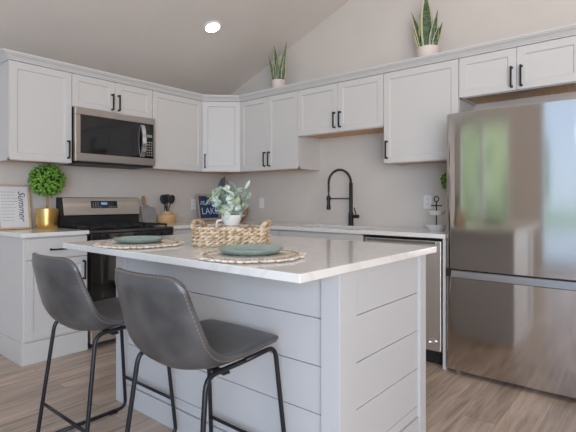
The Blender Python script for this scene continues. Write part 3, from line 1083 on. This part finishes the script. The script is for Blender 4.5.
def make_stool():
    root = thing('bar_stool', '', 'stool', (0, 0, 0), None)
    rows = stool_rows()
    mb = MB()
    nr = len(rows)
    top = []
    for r_ in rows:
        top.append([shell_pt(r_, -1 + 2 * j / (NA - 1)) for j in range(NA)])
    # round the backrest top corners
    for j in range(NA):
        u = abs(-1 + 2 * j / (NA - 1))
        drop = .030 * max(0, (u - .76) / .24) ** 2
        for i in range(nr - 9, nr):
            top[i][j].z -= drop * ((i - (nr - 10)) / 9) ** 1.5
    # normals and thickness
    bot = []
    for i in range(nr):
        row = []
        for j in range(NA):
            a = top[min(i + 1, nr - 1)][j] - top[max(i - 1, 0)][j]
            b2 = top[i][min(j + 1, NA - 1)] - top[i][max(j - 1, 0)]
            n_ = a.cross(b2).normalized()
            u = abs(-1 + 2 * j / (NA - 1))
            fi = min(i, nr - 1 - i) / 4
            t_ = .034 if i < 20 else .028
            t_ *= .5 + .5 * min(1, (1 - u) / .22 + .15)
            t_ *= .55 + .45 * min(1, fi)
            row.append(top[i][j] + n_ * t_ * SGN)
        bot.append(row)
    vs = [p for r_ in top for p in r_] + [p for r_ in bot for p in r_]
    o2 = nr * NA
    fs = []
    for i in range(nr - 1):
        for j in range(NA - 1):
            a = i * NA + j
            fs.append((a, a + 1, a + NA + 1, a + NA))
            fs.append((o2 + a, o2 + a + NA, o2 + a + NA + 1, o2 + a + 1))
    for i in range(nr - 1):
        a = i * NA
        fs.append((a, a + NA, o2 + a + NA, o2 + a))
        a = i * NA + NA - 1
        fs.append((a, o2 + a, o2 + a + NA, a + NA))
    for j in range(NA - 1):
        fs.append((j, o2 + j, o2 + j + 1, j + 1))
        a = (nr - 1) * NA + j
        fs.append((a, a + 1, o2 + a + 1, o2 + a))
    mb.add(vs, fs)
    s_ = obj('seat_shell', mb, M['leather'], root, smooth=True)
    sd = s_.modifiers.new('sub', 'SUBSURF')
    sd.levels = 1
    sd.render_levels = 2
    # stitches: short dashes just inside the border, outer side of the shell
    st = MB()
    border = []
    for i in range(2, nr):
        border.append(bot[i][1].lerp(bot[i][0], .62))
    for j in range(1, NA - 1):
        border.append(bot[nr - 2][j].lerp(bot[nr - 1][j], .45))
    for i in range(nr - 1, 1, -1):
        border.append(bot[i][NA - 2].lerp(bot[i][NA - 1], .62))
    ln = 0
    for a, b2 in zip(border[:-1], border[1:]):
        d_ = b2 - a
        k_ = max(1, int(d_.length / .009))
        for q in range(k_):
            c0 = a + d_ * ((q + .2) / k_)
            c1 = a + d_ * ((q + .8) / k_)
            st.tube([c0, c1], .0021, 4)
    g_ = obj('stitching', st, M['stitch'], s_)
    g_['label'] = 'tan stitching along the shell edge'
    # leg frames
    r0 = .0092

    def rounded(pts, rad, n_=5):
        out = [Vector(pts[0])]
        for a, b2, c_ in zip(pts[:-2], pts[1:-1], pts[2:]):
            a, b2, c_ = Vector(a), Vector(b2), Vector(c_)
            d1, d2 = (a - b2).normalized(), (c_ - b2).normalized()
            p1, p2 = b2 + d1 * rad, b2 + d2 * rad
            for q in range(n_ + 1):
                t_ = q / n_
                out.append(p1 * (1 - t_) ** 2 + b2 * 2 * t_ * (1 - t_) + p2 * t_ ** 2)
        out.append(Vector(pts[-1]))
        return out
    for s_ in (-1, 1):
        yt, yb = s_ * .198, s_ * .232
        zt = .592
        fb = Vector((.245, yb, .0125))
        rb = Vector((-.222, yb, .0125))
        ft = Vector((.192, yt, zt + .012))
        rt = Vector((-.150, yt, zt - .006))
        # each leg: from the middle of the seat rail round to the sled foot
        obj('leg', MB().tube(rounded([Vector((.03, yt, zt)), ft, fb, fb + Vector((-.06, 0, 0))], .045), r0, 10), M['black_leg'], root, smooth=True)
        obj('leg', MB().tube(rounded([Vector((.0305, yt, zt)), rt, rb, rb + Vector((.06, 0, 0))], .045), r0, 10), M['black_leg'], root, smooth=True)
        obj('sled_bar', MB().tube([fb + Vector((-.0605, 0, 0)), rb + Vector((.0605, 0, 0))], r0, 10), M['black_leg'], root, smooth=True)
        for x_ in (.17, -.165):
            obj('foot_glide', MB().box(x_ - .022, x_ + .022, yb - .012, yb + .012, 0, .009), M['black_matte'], root, bevel=.002)
    yy = .2225
    obj('footrest', MB().tube([(.228, -yy, .19), (.228, yy, .19)], .0075, 10), M['black_leg'], root, smooth=True)
    obj('stretcher', MB().tube([(-.2, -yy, .19), (-.2, yy, .19)], .0075, 10), M['black_leg'], root, smooth=True)
    obj('seat_bracket', MB().box(.06, .09, -.195, .195, .583, .591).box(-.07, -.04, -.195, .195, .566, .5745), M['black_matte'], root, bevel=.001)
    return root


SGN = 1
st0 = make_stool()
tag(st0, 'grey leather bar stool nearest the camera, in front of the island middle', 'stool', 'grey leather bar stools')
st0.location = (-2.60, -2.735, 0)
st1 = copy_tree(st0)
tag(st1, 'farther grey leather bar stool, at the left end of the island', 'stool', 'grey leather bar stools')
st1.location = (-2.60, -2.005, 0)

# ------------------------------------------------------------------ counter items


def leaf_quad(mb, p, d_, up, L, W, mi=0, bend=.15):
    """small pointed leaf: six-vertex blade."""
    d_ = d_.normalized()
    sd = d_.cross(up)
    if sd.length < 1e-4:
        sd = d_.cross(Vector((1, 0, 0)))
    sd.normalize()
    n_ = sd.cross(d_).normalized()
    pts = [p, p + d_ * L * .35 + sd * W * .5 + n_ * L * .05, p + d_ * L * .75 + sd * W * .38 - n_ * L * bend * .4, p + d_ * L - n_ * L * bend,
           p + d_ * L * .75 - sd * W * .38 - n_ * L * bend * .4, p + d_ * L * .35 - sd * W * .5 + n_ * L * .05, p + d_ * L * .4 - n_ * L * .03]
    mb.add(pts, [(0, 1, 6), (1, 2, 6), (2, 3, 6), (3, 4, 6), (4, 5, 6), (5, 0, 6)], mi)


def rnd_dir(r_):
    z = r_.uniform(-1, 1)
    a = r_.uniform(0, 2 * PI)
    q = math.sqrt(1 - z * z)
    return Vector((q * math.cos(a), q * math.sin(a), z))


def topiary(label, c, rad, zc, pot_r, pot_h, seed):
    r_ = random.Random(seed)
    root = thing('topiary', label, 'plant', c)
    cx, cy, cz = c
    ph = pot_h
    obj('pot', MB().lathe([(0, 0), (pot_r * .86, 0), (pot_r * .93, .006), (pot_r, .04), (pot_r, ph), (pot_r * .93, ph), (pot_r * .93, ph - .02), (0, ph - .02)], c, 36), M['gold'], root, autos=True)
    obj('soil', MB().lathe([(0, 0), (pot_r * .92, 0), (pot_r * .6, .012), (0, .016)], (cx, cy, cz + ph - .019), 20), M['soil'], root, smooth=True)
    obj('stem', MB().tube([(cx, cy, cz + ph - .01), (cx + .004, cy, cz + ph + .04), (cx, cy, zc - rad * .6)], [.011, .009, .009], 8), M['wood_dark'], root, smooth=True)
    fm = MB()
    N_ = int(1150 * (rad / .13) ** 1.5)
    for i in range(N_):
        d_ = rnd_dir(r_)
        p = Vector((cx, cy, zc)) + d_ * rad * r_.uniform(.72, .93)
        dd_ = (d_ + rnd_dir(r_) * 1.0).normalized()
        leaf_quad(fm, p, dd_, d_, r_.uniform(.017, .029), r_.uniform(.011, .017), 0)
    fo = obj('foliage', fm, M['leaf'], root)
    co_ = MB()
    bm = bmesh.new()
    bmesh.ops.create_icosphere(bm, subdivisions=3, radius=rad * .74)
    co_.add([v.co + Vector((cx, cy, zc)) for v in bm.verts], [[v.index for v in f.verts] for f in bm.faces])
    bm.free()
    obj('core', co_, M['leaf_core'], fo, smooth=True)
    return root


topiary('round green boxwood topiary in a gold pot left of the range', (-2.118, -.165, CT), .140, 1.332, .085, .165, 5)
topiary('green leafy topiary mostly hidden behind the left edge of the refrigerator', (-.12, -2.80, CT), .088, 1.326, .045, .15, 9)

# framed list sign leaning on wall A
sg = thing('framed_sign', 'framed white list with cursive script along its side, left of the topiary', 'sign', (-2.33, -.09, CT))
smt = Matrix.Translation((-2.452, -.085, CT + .001)) @ Matrix.Rotation(math.radians(-9), 4, 'X') @ Matrix(((1, 0, 0, 0), (0, -1, 0, 0), (0, 0, 1, 0), (0, 0, 0, 1)))
Ws, Hs = .242, .362
fm = MB().box(0, .014, -.008, .014, 0, Hs, mt=smt).box(Ws - .014, Ws, -.008, .014, 0, Hs, mt=smt).box(.014, Ws - .014, -.008, .014, 0, .014, mt=smt).box(.014, Ws - .014, -.008, .014, Hs - .014, Hs, mt=smt)
obj('frame', fm, M['frame'], sg, bevel=.0015)
pp = obj('print', MB().box(.0145, Ws - .0145, -.006, .004, .0145, Hs - .0145, mt=smt), M['paper'], sg)
rl = random.Random(2)
for i in range(10):
    li = MB()
    z = Hs - .062 - i * .0255
    u = .035
    while u < .118 + rl.random() * .02:
        wd = rl.uniform(.008, .022)
        li.box(u, u + wd, .004, .0046, z, z + .005, mt=smt)
        u += wd + .005
    obj('text_line', li, M['ink_grey'], pp)
tmt = smt @ Matrix.Translation((.158, .0046, Hs - .05)) @ Matrix(((0, 1, 0, 0), (0, 0, 1, 0), (-1, 0, 0, 0), (0, 0, 0, 1)))
text_mesh('script_lettering', 'Summer', .072, M['ink'], pp, tmt, .0004, shear=.35)

# utensils crock and cutting board
uc = (-.935, -.15, CT)
cbd = thing('cutting_board', 'grey cutting board with wooden handle leaning on the wall beside the range', 'cutting board', (-1.095, -.07, CT))
bmt = Matrix.Translation((-1.10, -.105, CT + .001)) @ Matrix.Rotation(math.radians(-14), 4, 'X')
outl = [(-.088, 0), (.072, 0), (.072, .152), (.062, .165), (.01, .172), (.0, .19), (-.035, .196), (-.05, .19), (-.06, .175), (-.088, .178)]
pmt = bmt @ Matrix.Rotation(PI / 2, 4, 'X')
obj('board', MB().prism(outl, -.008, .008, mt=pmt), M['board_grey'], cbd, bevel=.002)
ho_ = MB()
hout = [(-.053, .193), (-.036, .1968), (-.022, .215), (-.019, .245), (-.022, .272), (-.03, .286), (-.042, .286), (-.05, .272), (-.053, .245), (-.05, .215)]
ho_.prism(hout[0:1] + hout[1:], -.009, .009, mt=pmt)
hw_ = obj('handle', ho_, M['wood_dark'], cbd, bevel=.003)
hw_['label'] = 'brown wooden handle'

cr_ = thing('utensil_crock', 'squat pale wooden utensil crock on the counter right of the cutting board', 'crock', uc)
obj('pot', MB().lathe([(0, .0), (.088, 0), (.094, .006), (.096, .02), (.096, .078), (.092, .086), (.072, .090), (.062, .096), (.062, .122), (.054, .122), (.054, .03), (0, .03)], uc, 40), M['wood'], cr_, autos=True)
rr_ = random.Random(4)
for i, (ax, kind) in enumerate([(-.32, 'spoon'), (-.14, 'slotted'), (.05, 'spatula'), (.36, 'ladle'), (.10, 'spoon')]):
    names = {'spoon': 'serving_spoon', 'slotted': 'slotted_spoon', 'spatula': 'spatula', 'ladle': 'ladle'}
    labs = ['black serving spoon leaning leftmost in the wooden crock', 'black slotted spoon with cut-outs standing in the wooden crock', 'black flat spatula standing upright in the wooden crock', 'black deep ladle leaning rightmost in the wooden crock', 'black serving spoon behind the spatula in the wooden crock']
    hx = math.sin(ax)
    b0 = Vector((uc[0] - hx * .03, uc[1] + (i - 2) * .014, CT + .033))
    tp = b0 + Vector((hx * .20, 0, .178))
    if i == 4:
        b0.y += .01
        tp.y += .03
    ut = thing(names[kind], labs[i], 'utensil', b0, 'black utensils in the wooden crock')
    obj('handle', MB().tube([b0, tp], .0045, 8), M['black_matte'], ut, smooth=True)
    dv = (tp - b0).normalized()
    sd = Vector((dv.z, 0, -dv.x))
    hm_ = MB()
    if kind == 'spatula':
        mt = Matrix(((sd.x, dv.x, 0, tp.x), (0, 0, 1, tp.y), (sd.z, dv.z, 0, tp.z), (0, 0, 0, 1)))
        for k_ in range(4):
            hm_.box(-.026 + k_ * .0145, -.0175 + k_ * .0145, .01, .075, -.002, .002, mt=mt)
        hm_.box(-.026, .026, 0, .012, -.002, .002, mt=mt).box(-.026, .026, .072, .085, -.002, .002, mt=mt)
    else:
        mt = Matrix(((sd.x, dv.x, 0, tp.x + dv.x * .035), (0, 0, 1, tp.y), (sd.z, dv.z, 0, tp.z + dv.z * .035), (0, 0, 0, 1)))
        dp_ = .02 if kind == 'ladle' else .008
        hm_.lathe([(0, -dp_), (.016, -dp_ * .8), (.026, -dp_ * .3), (.030, 0), (.028, 0), (.022, -dp_ * .3), (0, -dp_ * .7)], seg=16, mt=mt @ Matrix.Scale(1.22, 4), sy=1.35)
    obj('head', hm_, M['black_matte'], ut)

# LAKE sign
lk = thing('lake_sign', 'navy blue wooden-framed sign reading LAKE behind the greenery, near the corner', 'sign', (-.29, -.09, CT))
kmt = Matrix.Translation((-.482, -.115, CT + .001)) @ Matrix.Rotation(math.radians(-11), 4, 'X') @ Matrix(((1, 0, 0, 0), (0, -1, 0, 0), (0, 0, 1, 0), (0, 0, 0, 1)))
Wl, Hl = .308, .305
ft_ = .02
fm = MB().box(0, ft_, -.008, .012, 0, Hl, mt=kmt).box(Wl - ft_, Wl, -.008, .012, 0, Hl, mt=kmt).box(ft_, Wl - ft_, -.008, .012, 0, .032, mt=kmt).box(ft_, Wl - ft_, -.008, .012, Hl - ft_, Hl, mt=kmt)
obj('frame', fm, M['frame_grey'], lk, bevel=.0015)
bo = obj('board', MB().box(ft_ + .0005, Wl - ft_ - .0005, -.006, .002, .0325, Hl - ft_ - .0005, mt=kmt), M['navy'], lk)


def sign_text(nm, body, u, z, size, shear=0.0):
    tm = kmt @ Matrix.Translation((u, .0026, z)) @ Matrix(((1, 0, 0, 0), (0, 0, 1, 0), (0, 1, 0, 0), (0, 0, 0, 1)))
    return text_mesh(nm, body, size, M['letter'], bo, tm, .0004, shear=shear)


sign_text('lettering', 'LAKE', .048, .078, .108)
sign_text('lettering', 'at', .04, .19, .085, .25)
sign_text('lettering', 'the', .135, .19, .085, .25)

# round wooden tray and sailboat behind the vase
rt = thing('round_tray', 'round wooden tray leaning on the wall behind the vase greenery', 'tray', (-.1, -.375, CT))
tmt = Matrix.Translation((-.078, -.365, CT + .109)) @ Matrix.Rotation(math.radians(-80), 4, 'Y')
obj('rim', MB().lathe([(.090, 0), (.106, 0), (.108, .004), (.108, .026), (.104, .03), (.094, .03), (.090, .026), (.090, .0)], seg=48, mt=tmt), M['wood_dark'], rt, autos=True)
obj('base', MB().lathe([(0, .002), (.0895, .002), (.0895, .010), (0, .010)], seg=40, mt=tmt), M['tray_face'], rt)
sbx = (-.092, -.1, CT)
sb_ = thing('model_sailboat', 'small model sailboat with slate sail in the counter corner behind the greenery', 'sailboat', sbx)
hl = MB()
hu = Vector((.7, -.7, 0)).normalized()
hv = Vector((.7, .7, 0)).normalized()
sec = []
for i in range(9):
    t_ = i / 8
    wd = .028 * math.sin(PI * (.08 + .84 * t_)) ** .7
    for q in (-1, -.55, .55, 1):
        sec.append(Vector((sbx[0], sbx[1], CT)) + hu * (-.065 + .13 * t_) + hv * wd * (q if abs(q) == 1 else q) + Vector((0, 0, .055 + .015 * abs(2 * t_ - 1) ** 2 if abs(q) == 1 else 0.0)))
fs = []
for i in range(8):
    for j in range(3):
        a = i * 4 + j
        fs.append((a, a + 1, a + 5, a + 4))
    fs.append((i * 4 + 3, i * 4, i * 4 + 4, i * 4 + 7))
fs += [(0, 1, 2, 3)[::-1], (32, 33, 34, 35)]
hl.add(sec, fs)
obj('hull', hl, M['wood_dark'], sb_)
mastp = Vector((sbx[0], sbx[1], CT + .05))
obj('mast', MB().tube([mastp, mastp + Vector((0, 0, .47))], .004, 8), M['sail'], sb_)
sm = MB()
sp_ = [mastp + Vector((0, 0, .46)) - hu * .006, mastp + Vector((0, 0, .05)) - hu * .006]
sp_ += [mastp + Vector((0, 0, z_)) - hu * w_ for w_, z_ in ((.075, .05), (.082, .12), (.084, .22), (.080, .31), (.066, .38), (.040, .435))]
k = len(sp_)
sm.add([p - hv * .002 for p in sp_] + [p + hv * .002 for p in sp_], [list(range(k)), list(range(k, 2 * k))[::-1]] + [(i, k + i, k + (i + 1) % k, (i + 1) % k) for i in range(k)])
obj('sail', sm, M['sail'], sb_)
obj('stay', MB().tube([mastp + Vector((0, 0, .455)), mastp + hu * .12 + Vector((0, 0, .18))], .0035, 6), M['wood_dark'], sb_)

# anchor tiered stand
ac = Vector((-.235, -2.715, CT))
an = thing('tiered_stand', 'two-tier white boat-shaped stand with a black anchor post near the refrigerator', 'stand', ac)


def boat(z, L, W, H):
    return MB().lathe([(0, 0), (.62, 0), (.70, .004 / H * H), (1.0, H), (.94, H), (.64, .008), (0, .008)], (ac.x, ac.y, CT + z), 40, sx=W, sy=L)


obj('tier', boat(.0, .088, .06, .042), M['ceramic'], an, autos=True)
obj('tier', boat(.118, .070, .05, .034), M['ceramic'], an, autos=True)
obj('post', MB().tube([ac + Vector((0, 0, .006)), ac + Vector((0, 0, .225))], .005, 10), M['black'], an)
obj('anchor_bar', MB().tube([ac + Vector((0, .036, .192)), ac + Vector((0, -.036, .192))], .0045, 8).lathe([(0, -.006), (.006, -.004), (.006, .004), (0, .006)], ac + Vector((0, .038, .192)), 10).lathe([(0, -.006), (.006, -.004), (.006, .004), (0, .006)], ac + Vector((0, -.038, .192)), 10), M['black'], an)
obj('anchor_ring', MB().tube([ac + Vector((0, .019 * math.cos(a * PI / 12), 0.244 + .020 * math.sin(a * PI / 12))) for a in range(24)], .0042, 8, closed=True), M['black'], an, smooth=True)

# ------------------------------------------------------------------ island setting


def placemat(label, c, r_, seed):
    rn = random.Random(seed)
    root = thing('placemat', label, 'placemat', (c[0], c[1], CT))
    cm = MB()
    cm.lathe([(0, .0005), (r_ * .86, .0005), (r_ * .86, .004), (0, .005)], (c[0], c[1], CT), 48)
    k_ = 0
    rr2 = .03
    while rr2 < r_ * .86:
        nn = max(16, int(2 * PI * rr2 / .007))
        cm.tube([(c[0] + rr2 * math.cos(2 * PI * i / nn), c[1] + rr2 * math.sin(2 * PI * i / nn), CT + .006 + .0014 * (i % 2)) for i in range(nn)], [.0036 + .0012 * ((i // 2) % 2) for i in range(nn)], 6, closed=True)
        rr2 += .0095
    obj('woven_disc', cm, M['mat_rope'], root, smooth=True)
    nn = int(2 * PI * r_ * .88 / .008)
    nn += nn % 2
    bd_ = MB().tube([(c[0] + r_ * .885 * math.cos(2 * PI * i / nn), c[1] + r_ * .885 * math.sin(2 * PI * i / nn), CT + .007 + .002 * (i % 2)) for i in range(nn)], [.0052 + .002 * (i % 2) for i in range(nn)], 6, closed=True)
    q_ = obj('braided_border', bd_, M['mat_rope_tan'], root, smooth=True)
    q_['label'] = 'tan braided ring near the edge'
    fg = MB()
    for i in range(44):
        a = 2 * PI * i / 44 + rn.uniform(-.02, .02)
        # scalloped loop
        d_ = Vector((math.cos(a), math.sin(a), 0))
        s_ = Vector((-d_.y, d_.x, 0))
        base = Vector((c[0], c[1], CT + .006))
        w_ = r_ * .068
        L_ = r_ * rn.uniform(.94, 1.04)
        fg.tube([base + d_ * r_ * .89 - s_ * w_, base + d_ * L_ - s_ * w_ * .7 + Vector((0, 0, .002)), base + d_ * (L_ + .008) + Vector((0, 0, .003)), base + d_ * L_ + s_ * w_ * .7 + Vector((0, 0, .002)), base + d_ * r_ * .89 + s_ * w_], .0045, 6)
    obj('fringe', fg, M['mat_rope'], root, smooth=True)


def plate(label, c, r_):
    prof = [(0, 0), (.55, 0), (.58, .002), (.82, .007), (.96, .018), (1.0, .025), (.99, .0265), (.95, .0255), (.90, .019), (.78, .011), (.60, .0085), (0, .008)]
    o = obj('plate', MB().lathe([(a * r_, b2) for a, b2 in prof], (c[0], c[1], CT + .0131), 56), M['plate'], origin=(c[0], c[1], CT + .0131), autos=True)
    tag(o, label, 'plate', 'sage green plates on the island')


placemat('round cream woven placemat at the near right end of the island top', (-2.378, -2.775), .218, 1)
placemat('round cream woven placemat at the far left end of the island top', (-2.392, -1.98), .216, 2)
plate('round sage green plate on the nearer placemat', (-2.385, -2.782), .136)
plate('round sage green plate on the farther placemat', (-2.402, -1.985), .130)

# basket tray
bc = Vector((-2.101, -2.364, CT))
bu = Vector((.54, -.84, 0)).normalized()
bv = Vector((.84, .54, 0)).normalized()
bk_ = thing('woven_basket', 'rectangular woven seagrass tray basket with raised end handles on the island', 'basket', bc)
hl_, hw_2 = .180, .120


def rrect(z, inset=0.0, n_=120, cr2=.05):
    """rounded rectangle points in world, evenly spaced."""
    a, b2 = hl_ - inset, hw_2 - inset
    pts = []
    segs = []
    for (cx_, cy_, a0) in ((a - cr2, b2 - cr2, 0), (-(a - cr2), b2 - cr2, PI / 2), (-(a - cr2), -(b2 - cr2), PI), (a - cr2, -(b2 - cr2), 1.5 * PI)):
        for i in range(9):
            t_ = a0 + PI / 2 * i / 8
            segs.append((cx_ + cr2 * math.cos(t_), cy_ + cr2 * math.sin(t_)))
    segs.append(segs[0])
    Ls = [0]
    for p, q in zip(segs[:-1], segs[1:]):
        Ls.append(Ls[-1] + math.hypot(q[0] - p[0], q[1] - p[1]))
    for i in range(n_):
        s_ = Ls[-1] * i / n_
        j = max(k_ for k_ in range(len(Ls)) if Ls[k_] <= s_ + 1e-9)
        j = min(j, len(segs) - 2)
        f_ = (s_ - Ls[j]) / max(1e-9, Ls[j + 1] - Ls[j])
        x_ = segs[j][0] + (segs[j + 1][0] - segs[j][0]) * f_
        y_ = segs[j][1] + (segs[j + 1][1] - segs[j][1]) * f_
        pts.append(bc + bu * x_ + bv * y_ + Vector((0, 0, z)))
    return pts


wv = MB()
NB = 144
for row in range(5):
    z = .0145 + row * .0185
    pts = rrect(z, 0.0, NB)
    cen = bc + Vector((0, 0, z))
    for ph in (0, 1):
        pp_ = []
        for i, p in enumerate(pts):
            o_ = (p - cen).normalized()
            a = 2 * PI * (i + (row % 2) * 4) / 8 + ph * PI
            pp_.append(p + o_ * (.0058 * math.cos(a)) + Vector((0, 0, .0062 * math.sin(a))))
        wv.tube(pp_, .0064, 6, closed=True)
obj('woven_side', wv, M['grass'], bk_, smooth=True)
fl = MB()
pts = rrect(.004, .004, 48)
fl.add([p + Vector((0, 0, -.0035)) for p in pts] + [p + Vector((0, 0, .003)) for p in pts], [list(range(48))[::-1], list(range(48, 96))] + [(i, (i + 1) % 48, 48 + (i + 1) % 48, 48 + i) for i in range(48)])
obj('woven_floor', fl, M['grass'], bk_)
for s_ in (-1, 1):
    hb_ = MB()
    for ph in (0, 1, 2):
        pp_ = []
        for i in range(61):
            t_ = -1 + 2 * i / 60
            z = .092 + .024 * (1 - abs(t_) ** 3) + .006
            lean = .012 * (1 - abs(t_) ** 3)
            a = 2 * PI * i / 8 + ph * 2 * PI / 3
            pp_.append(bc + bu * s_ * (hl_ - .004 + lean + .0055 * math.cos(a)) + bv * t_ * .104 + Vector((0, 0, z + .0055 * math.sin(a))))
        hb_.tube(pp_, .0075, 6)
    obj('handle', hb_, M['grass'], bk_, smooth=True)

# vase
vc = bc + Vector((-.002, 0, .0085))
va = thing('vase', 'white ceramic jug vase standing in the woven basket', 'vase', vc)
obj('jug', MB().lathe([(0, 0), (.042, 0), (.052, .006), (.060, .03), (.058, .055), (.044, .082), (.036, .094), (.040, .104), (.050, .128), (.054, .150), (.050, .150), (.046, .130), (.034, .104), (.032, .094), (.040, .08), (.052, .05), (.045, .015), (0, .012)], vc, 40), M['ceramic'], va, autos=True)
hx_ = -bu
obj('handle', MB().tube([vc + hx_ * .045 + Vector((0, 0, .125)), vc + hx_ * .075 + Vector((0, 0, .118)), vc + hx_ * .082 + Vector((0, 0, .09)), vc + hx_ * .07 + Vector((0, 0, .06)), vc + hx_ * .054 + Vector((0, 0, .045))], .007, 8), M['ceramic'], va, smooth=True)
obj('neck_tie', MB().tube([vc + Vector((.0385 * math.cos(a * PI / 12), .0385 * math.sin(a * PI / 12), .094)) for a in range(24)], .0035, 6, closed=True), M['mat_rope_tan'], va, smooth=True)

gr = thing('lambs_ear_bouquet', 'bunch of pale sage-green leafy stems in the white jug vase', 'greenery', vc + Vector((0, 0, .1)))
rg_ = random.Random(21)
gm, sm_ = MB(), MB()
gc = vc - bu * .012 + Vector((0, 0, .222))
for i in range(34):
    d_ = rnd_dir(rg_)
    d_.z = abs(d_.z) * .9 + .02 if i > 9 else d_.z * .25 - .1
    d_.normalize()
    ext = rg_.uniform(.07, .105) * (1.0 if abs(d_.z) < .7 else .85)
    tip = gc + Vector((d_.x * ext, d_.y * ext, d_.z * ext * .78))
    st_ = vc + Vector((d_.x * .012, d_.y * .012, .075))
    nk = vc + Vector((d_.x * .028, d_.y * .028, .148))
    mid = nk.lerp(tip, .5) + Vector((0, 0, .02))
    pth = [st_, nk, mid, tip]
    sm_.tube(pth, [.003, .003, .0024, .0016], 5)
    up = Vector((0, 0, 1))
    for q in range(9):
        t_ = q / 8
        p = nk.lerp(mid, min(1, t_ * 2)) if t_ < .5 else mid.lerp(tip, t_ * 2 - 1)
        ld = ((tip - nk).normalized() * .6 + rnd_dir(rg_) * .9).normalized()
        leaf_quad(gm, p, ld, (p - gc).normalized() + Vector((.01, 0, .3)), rg_.uniform(.034, .060), rg_.uniform(.022, .038), 0 if rg_.random() < .72 else 1, .3)
for dd_, L_ in ((bu * .55 + Vector((0, 0, .8)), .12),):
    leaf_quad(gm, gc + bu * .08 + Vector((0, 0, .06)), dd_, bv, .06, .02, 0, .2)
obj('foliage', gm, [M['sage'], M['sage2']], gr)
obj('stem', sm_, M['sage2'], gr)

# ------------------------------------------------------------------ snake plants on top of the cabinets


def snake(label, c, leaves, pr_, ph_, seed):
    rs = random.Random(seed)
    root = thing('snake_plant', label, 'plant', c)
    obj('pot', MB().lathe([(0, 0), (pr_ * .8, 0), (pr_ * .86, .006), (pr_, ph_), (pr_ * .93, ph_), (pr_ * .9, ph_ - .02), (0, ph_ - .02)], c, 32), M['blush'], root, autos=True)
    obj('soil', MB().lathe([(0, 0), (pr_ * .89, 0), (0, .012)], (c[0], c[1], c[2] + ph_ - .0195), 20), M['soil'], root, smooth=True)
    lm_ = MB()
    # screen-parallel spread: u along wall, w across
    for (du_, h_, w_, lean, face) in leaves:
        n_ = 14
        b0 = Vector((c[0] + rs.uniform(-.02, .02), c[1] + du_, c[2] + ph_ - .02))
        rowv = []
        for i in range(n_ + 1):
            t_ = i / n_
            ctr = b0 + Vector((lean[0] * t_ ** 1.4, lean[1] * t_ ** 1.4, h_ * t_))
            wd = w_ * (.62 + .38 * math.sin(PI * min(1, t_ * 1.25))) * (1 - max(0, (t_ - .62) / .38) ** 1.8)
            wd = max(wd, .0006)
            ang = face + .5 * t_
            sd = Vector((math.cos(ang), math.sin(ang), 0))
            nn = Vector((-sd.y, sd.x, 0))
            for k_, (q, dz) in enumerate(((-1, .25), (-.68, .1), (0, 0), (.68, .1), (1, .25))):
                rowv.append(ctr + sd * q * wd / 2 + nn * dz * wd / 2)
        o_ = len(lm_.v)
        lm_.v += rowv
        for i in range(n_):
            for k_ in range(4):
                a = o_ + i * 5 + k_
                lm_.f.append([a, a + 1, a + 6, a + 5])
                lm_.mi.append(1 if k_ in (0, 3) else 0)
    fo = obj('leaves', lm_, [M['snake'], M['snake_edge']], root, smooth=True)
    sd_ = fo.modifiers.new('thick', 'SOLIDIFY')
    sd_.thickness = .003


# face angle: leaf width direction perpendicular to view (view dir ~ (.77,.64)) -> (.64,-.77)
VA = math.atan2(-.77, .64)
snake('snake plant in a blush pot atop the cabinets, nearer the room corner', (-.19, -1.03, ZT + .001),
      [(0, .39, .062, (-.01, .04), VA - .2), (-.03, .40, .066, (-.01, -.085), VA - .25), (.02, .31, .062, (0, .035), VA + .2), (.045, .20, .05, (0, .06), VA - .4), (-.045, .19, .05, (0, -.04), VA + .1), (-.01, .24, .05, (-.03, -.01), VA - .3), (.05, .30, .04, (-.06, .03), VA - .2), (-.05, .28, .045, (-.02, -.04), VA - .2), (-.02, .17, .045, (-.04, -.05), VA - .3), (.02, .2, .045, (-.04, .01), VA - .2)], .075, .19, 3)
snake('snake plant in a blush pot atop the cabinets, left of the refrigerator', (-.19, -2.63, ZT + .001),
      [(0, .49, .105, (-.01, .012), VA - .25), (.045, .33, .062, (0, .03), VA - .2), (-.04, .31, .055, (0, -.045), VA - .3), (.06, .22, .052, (0, .07), VA), (-.06, .20, .05, (0, -.065), VA - .2), (-.03, .20, .048, (-.03, -.03), VA - .3), (.03, .17, .048, (-.03, .02), VA - .3), (-.05, .16, .044, (-.04, -.06), VA - .2), (.05, .36, .05, (0, .10), VA - .2)], .092, .18, 8)
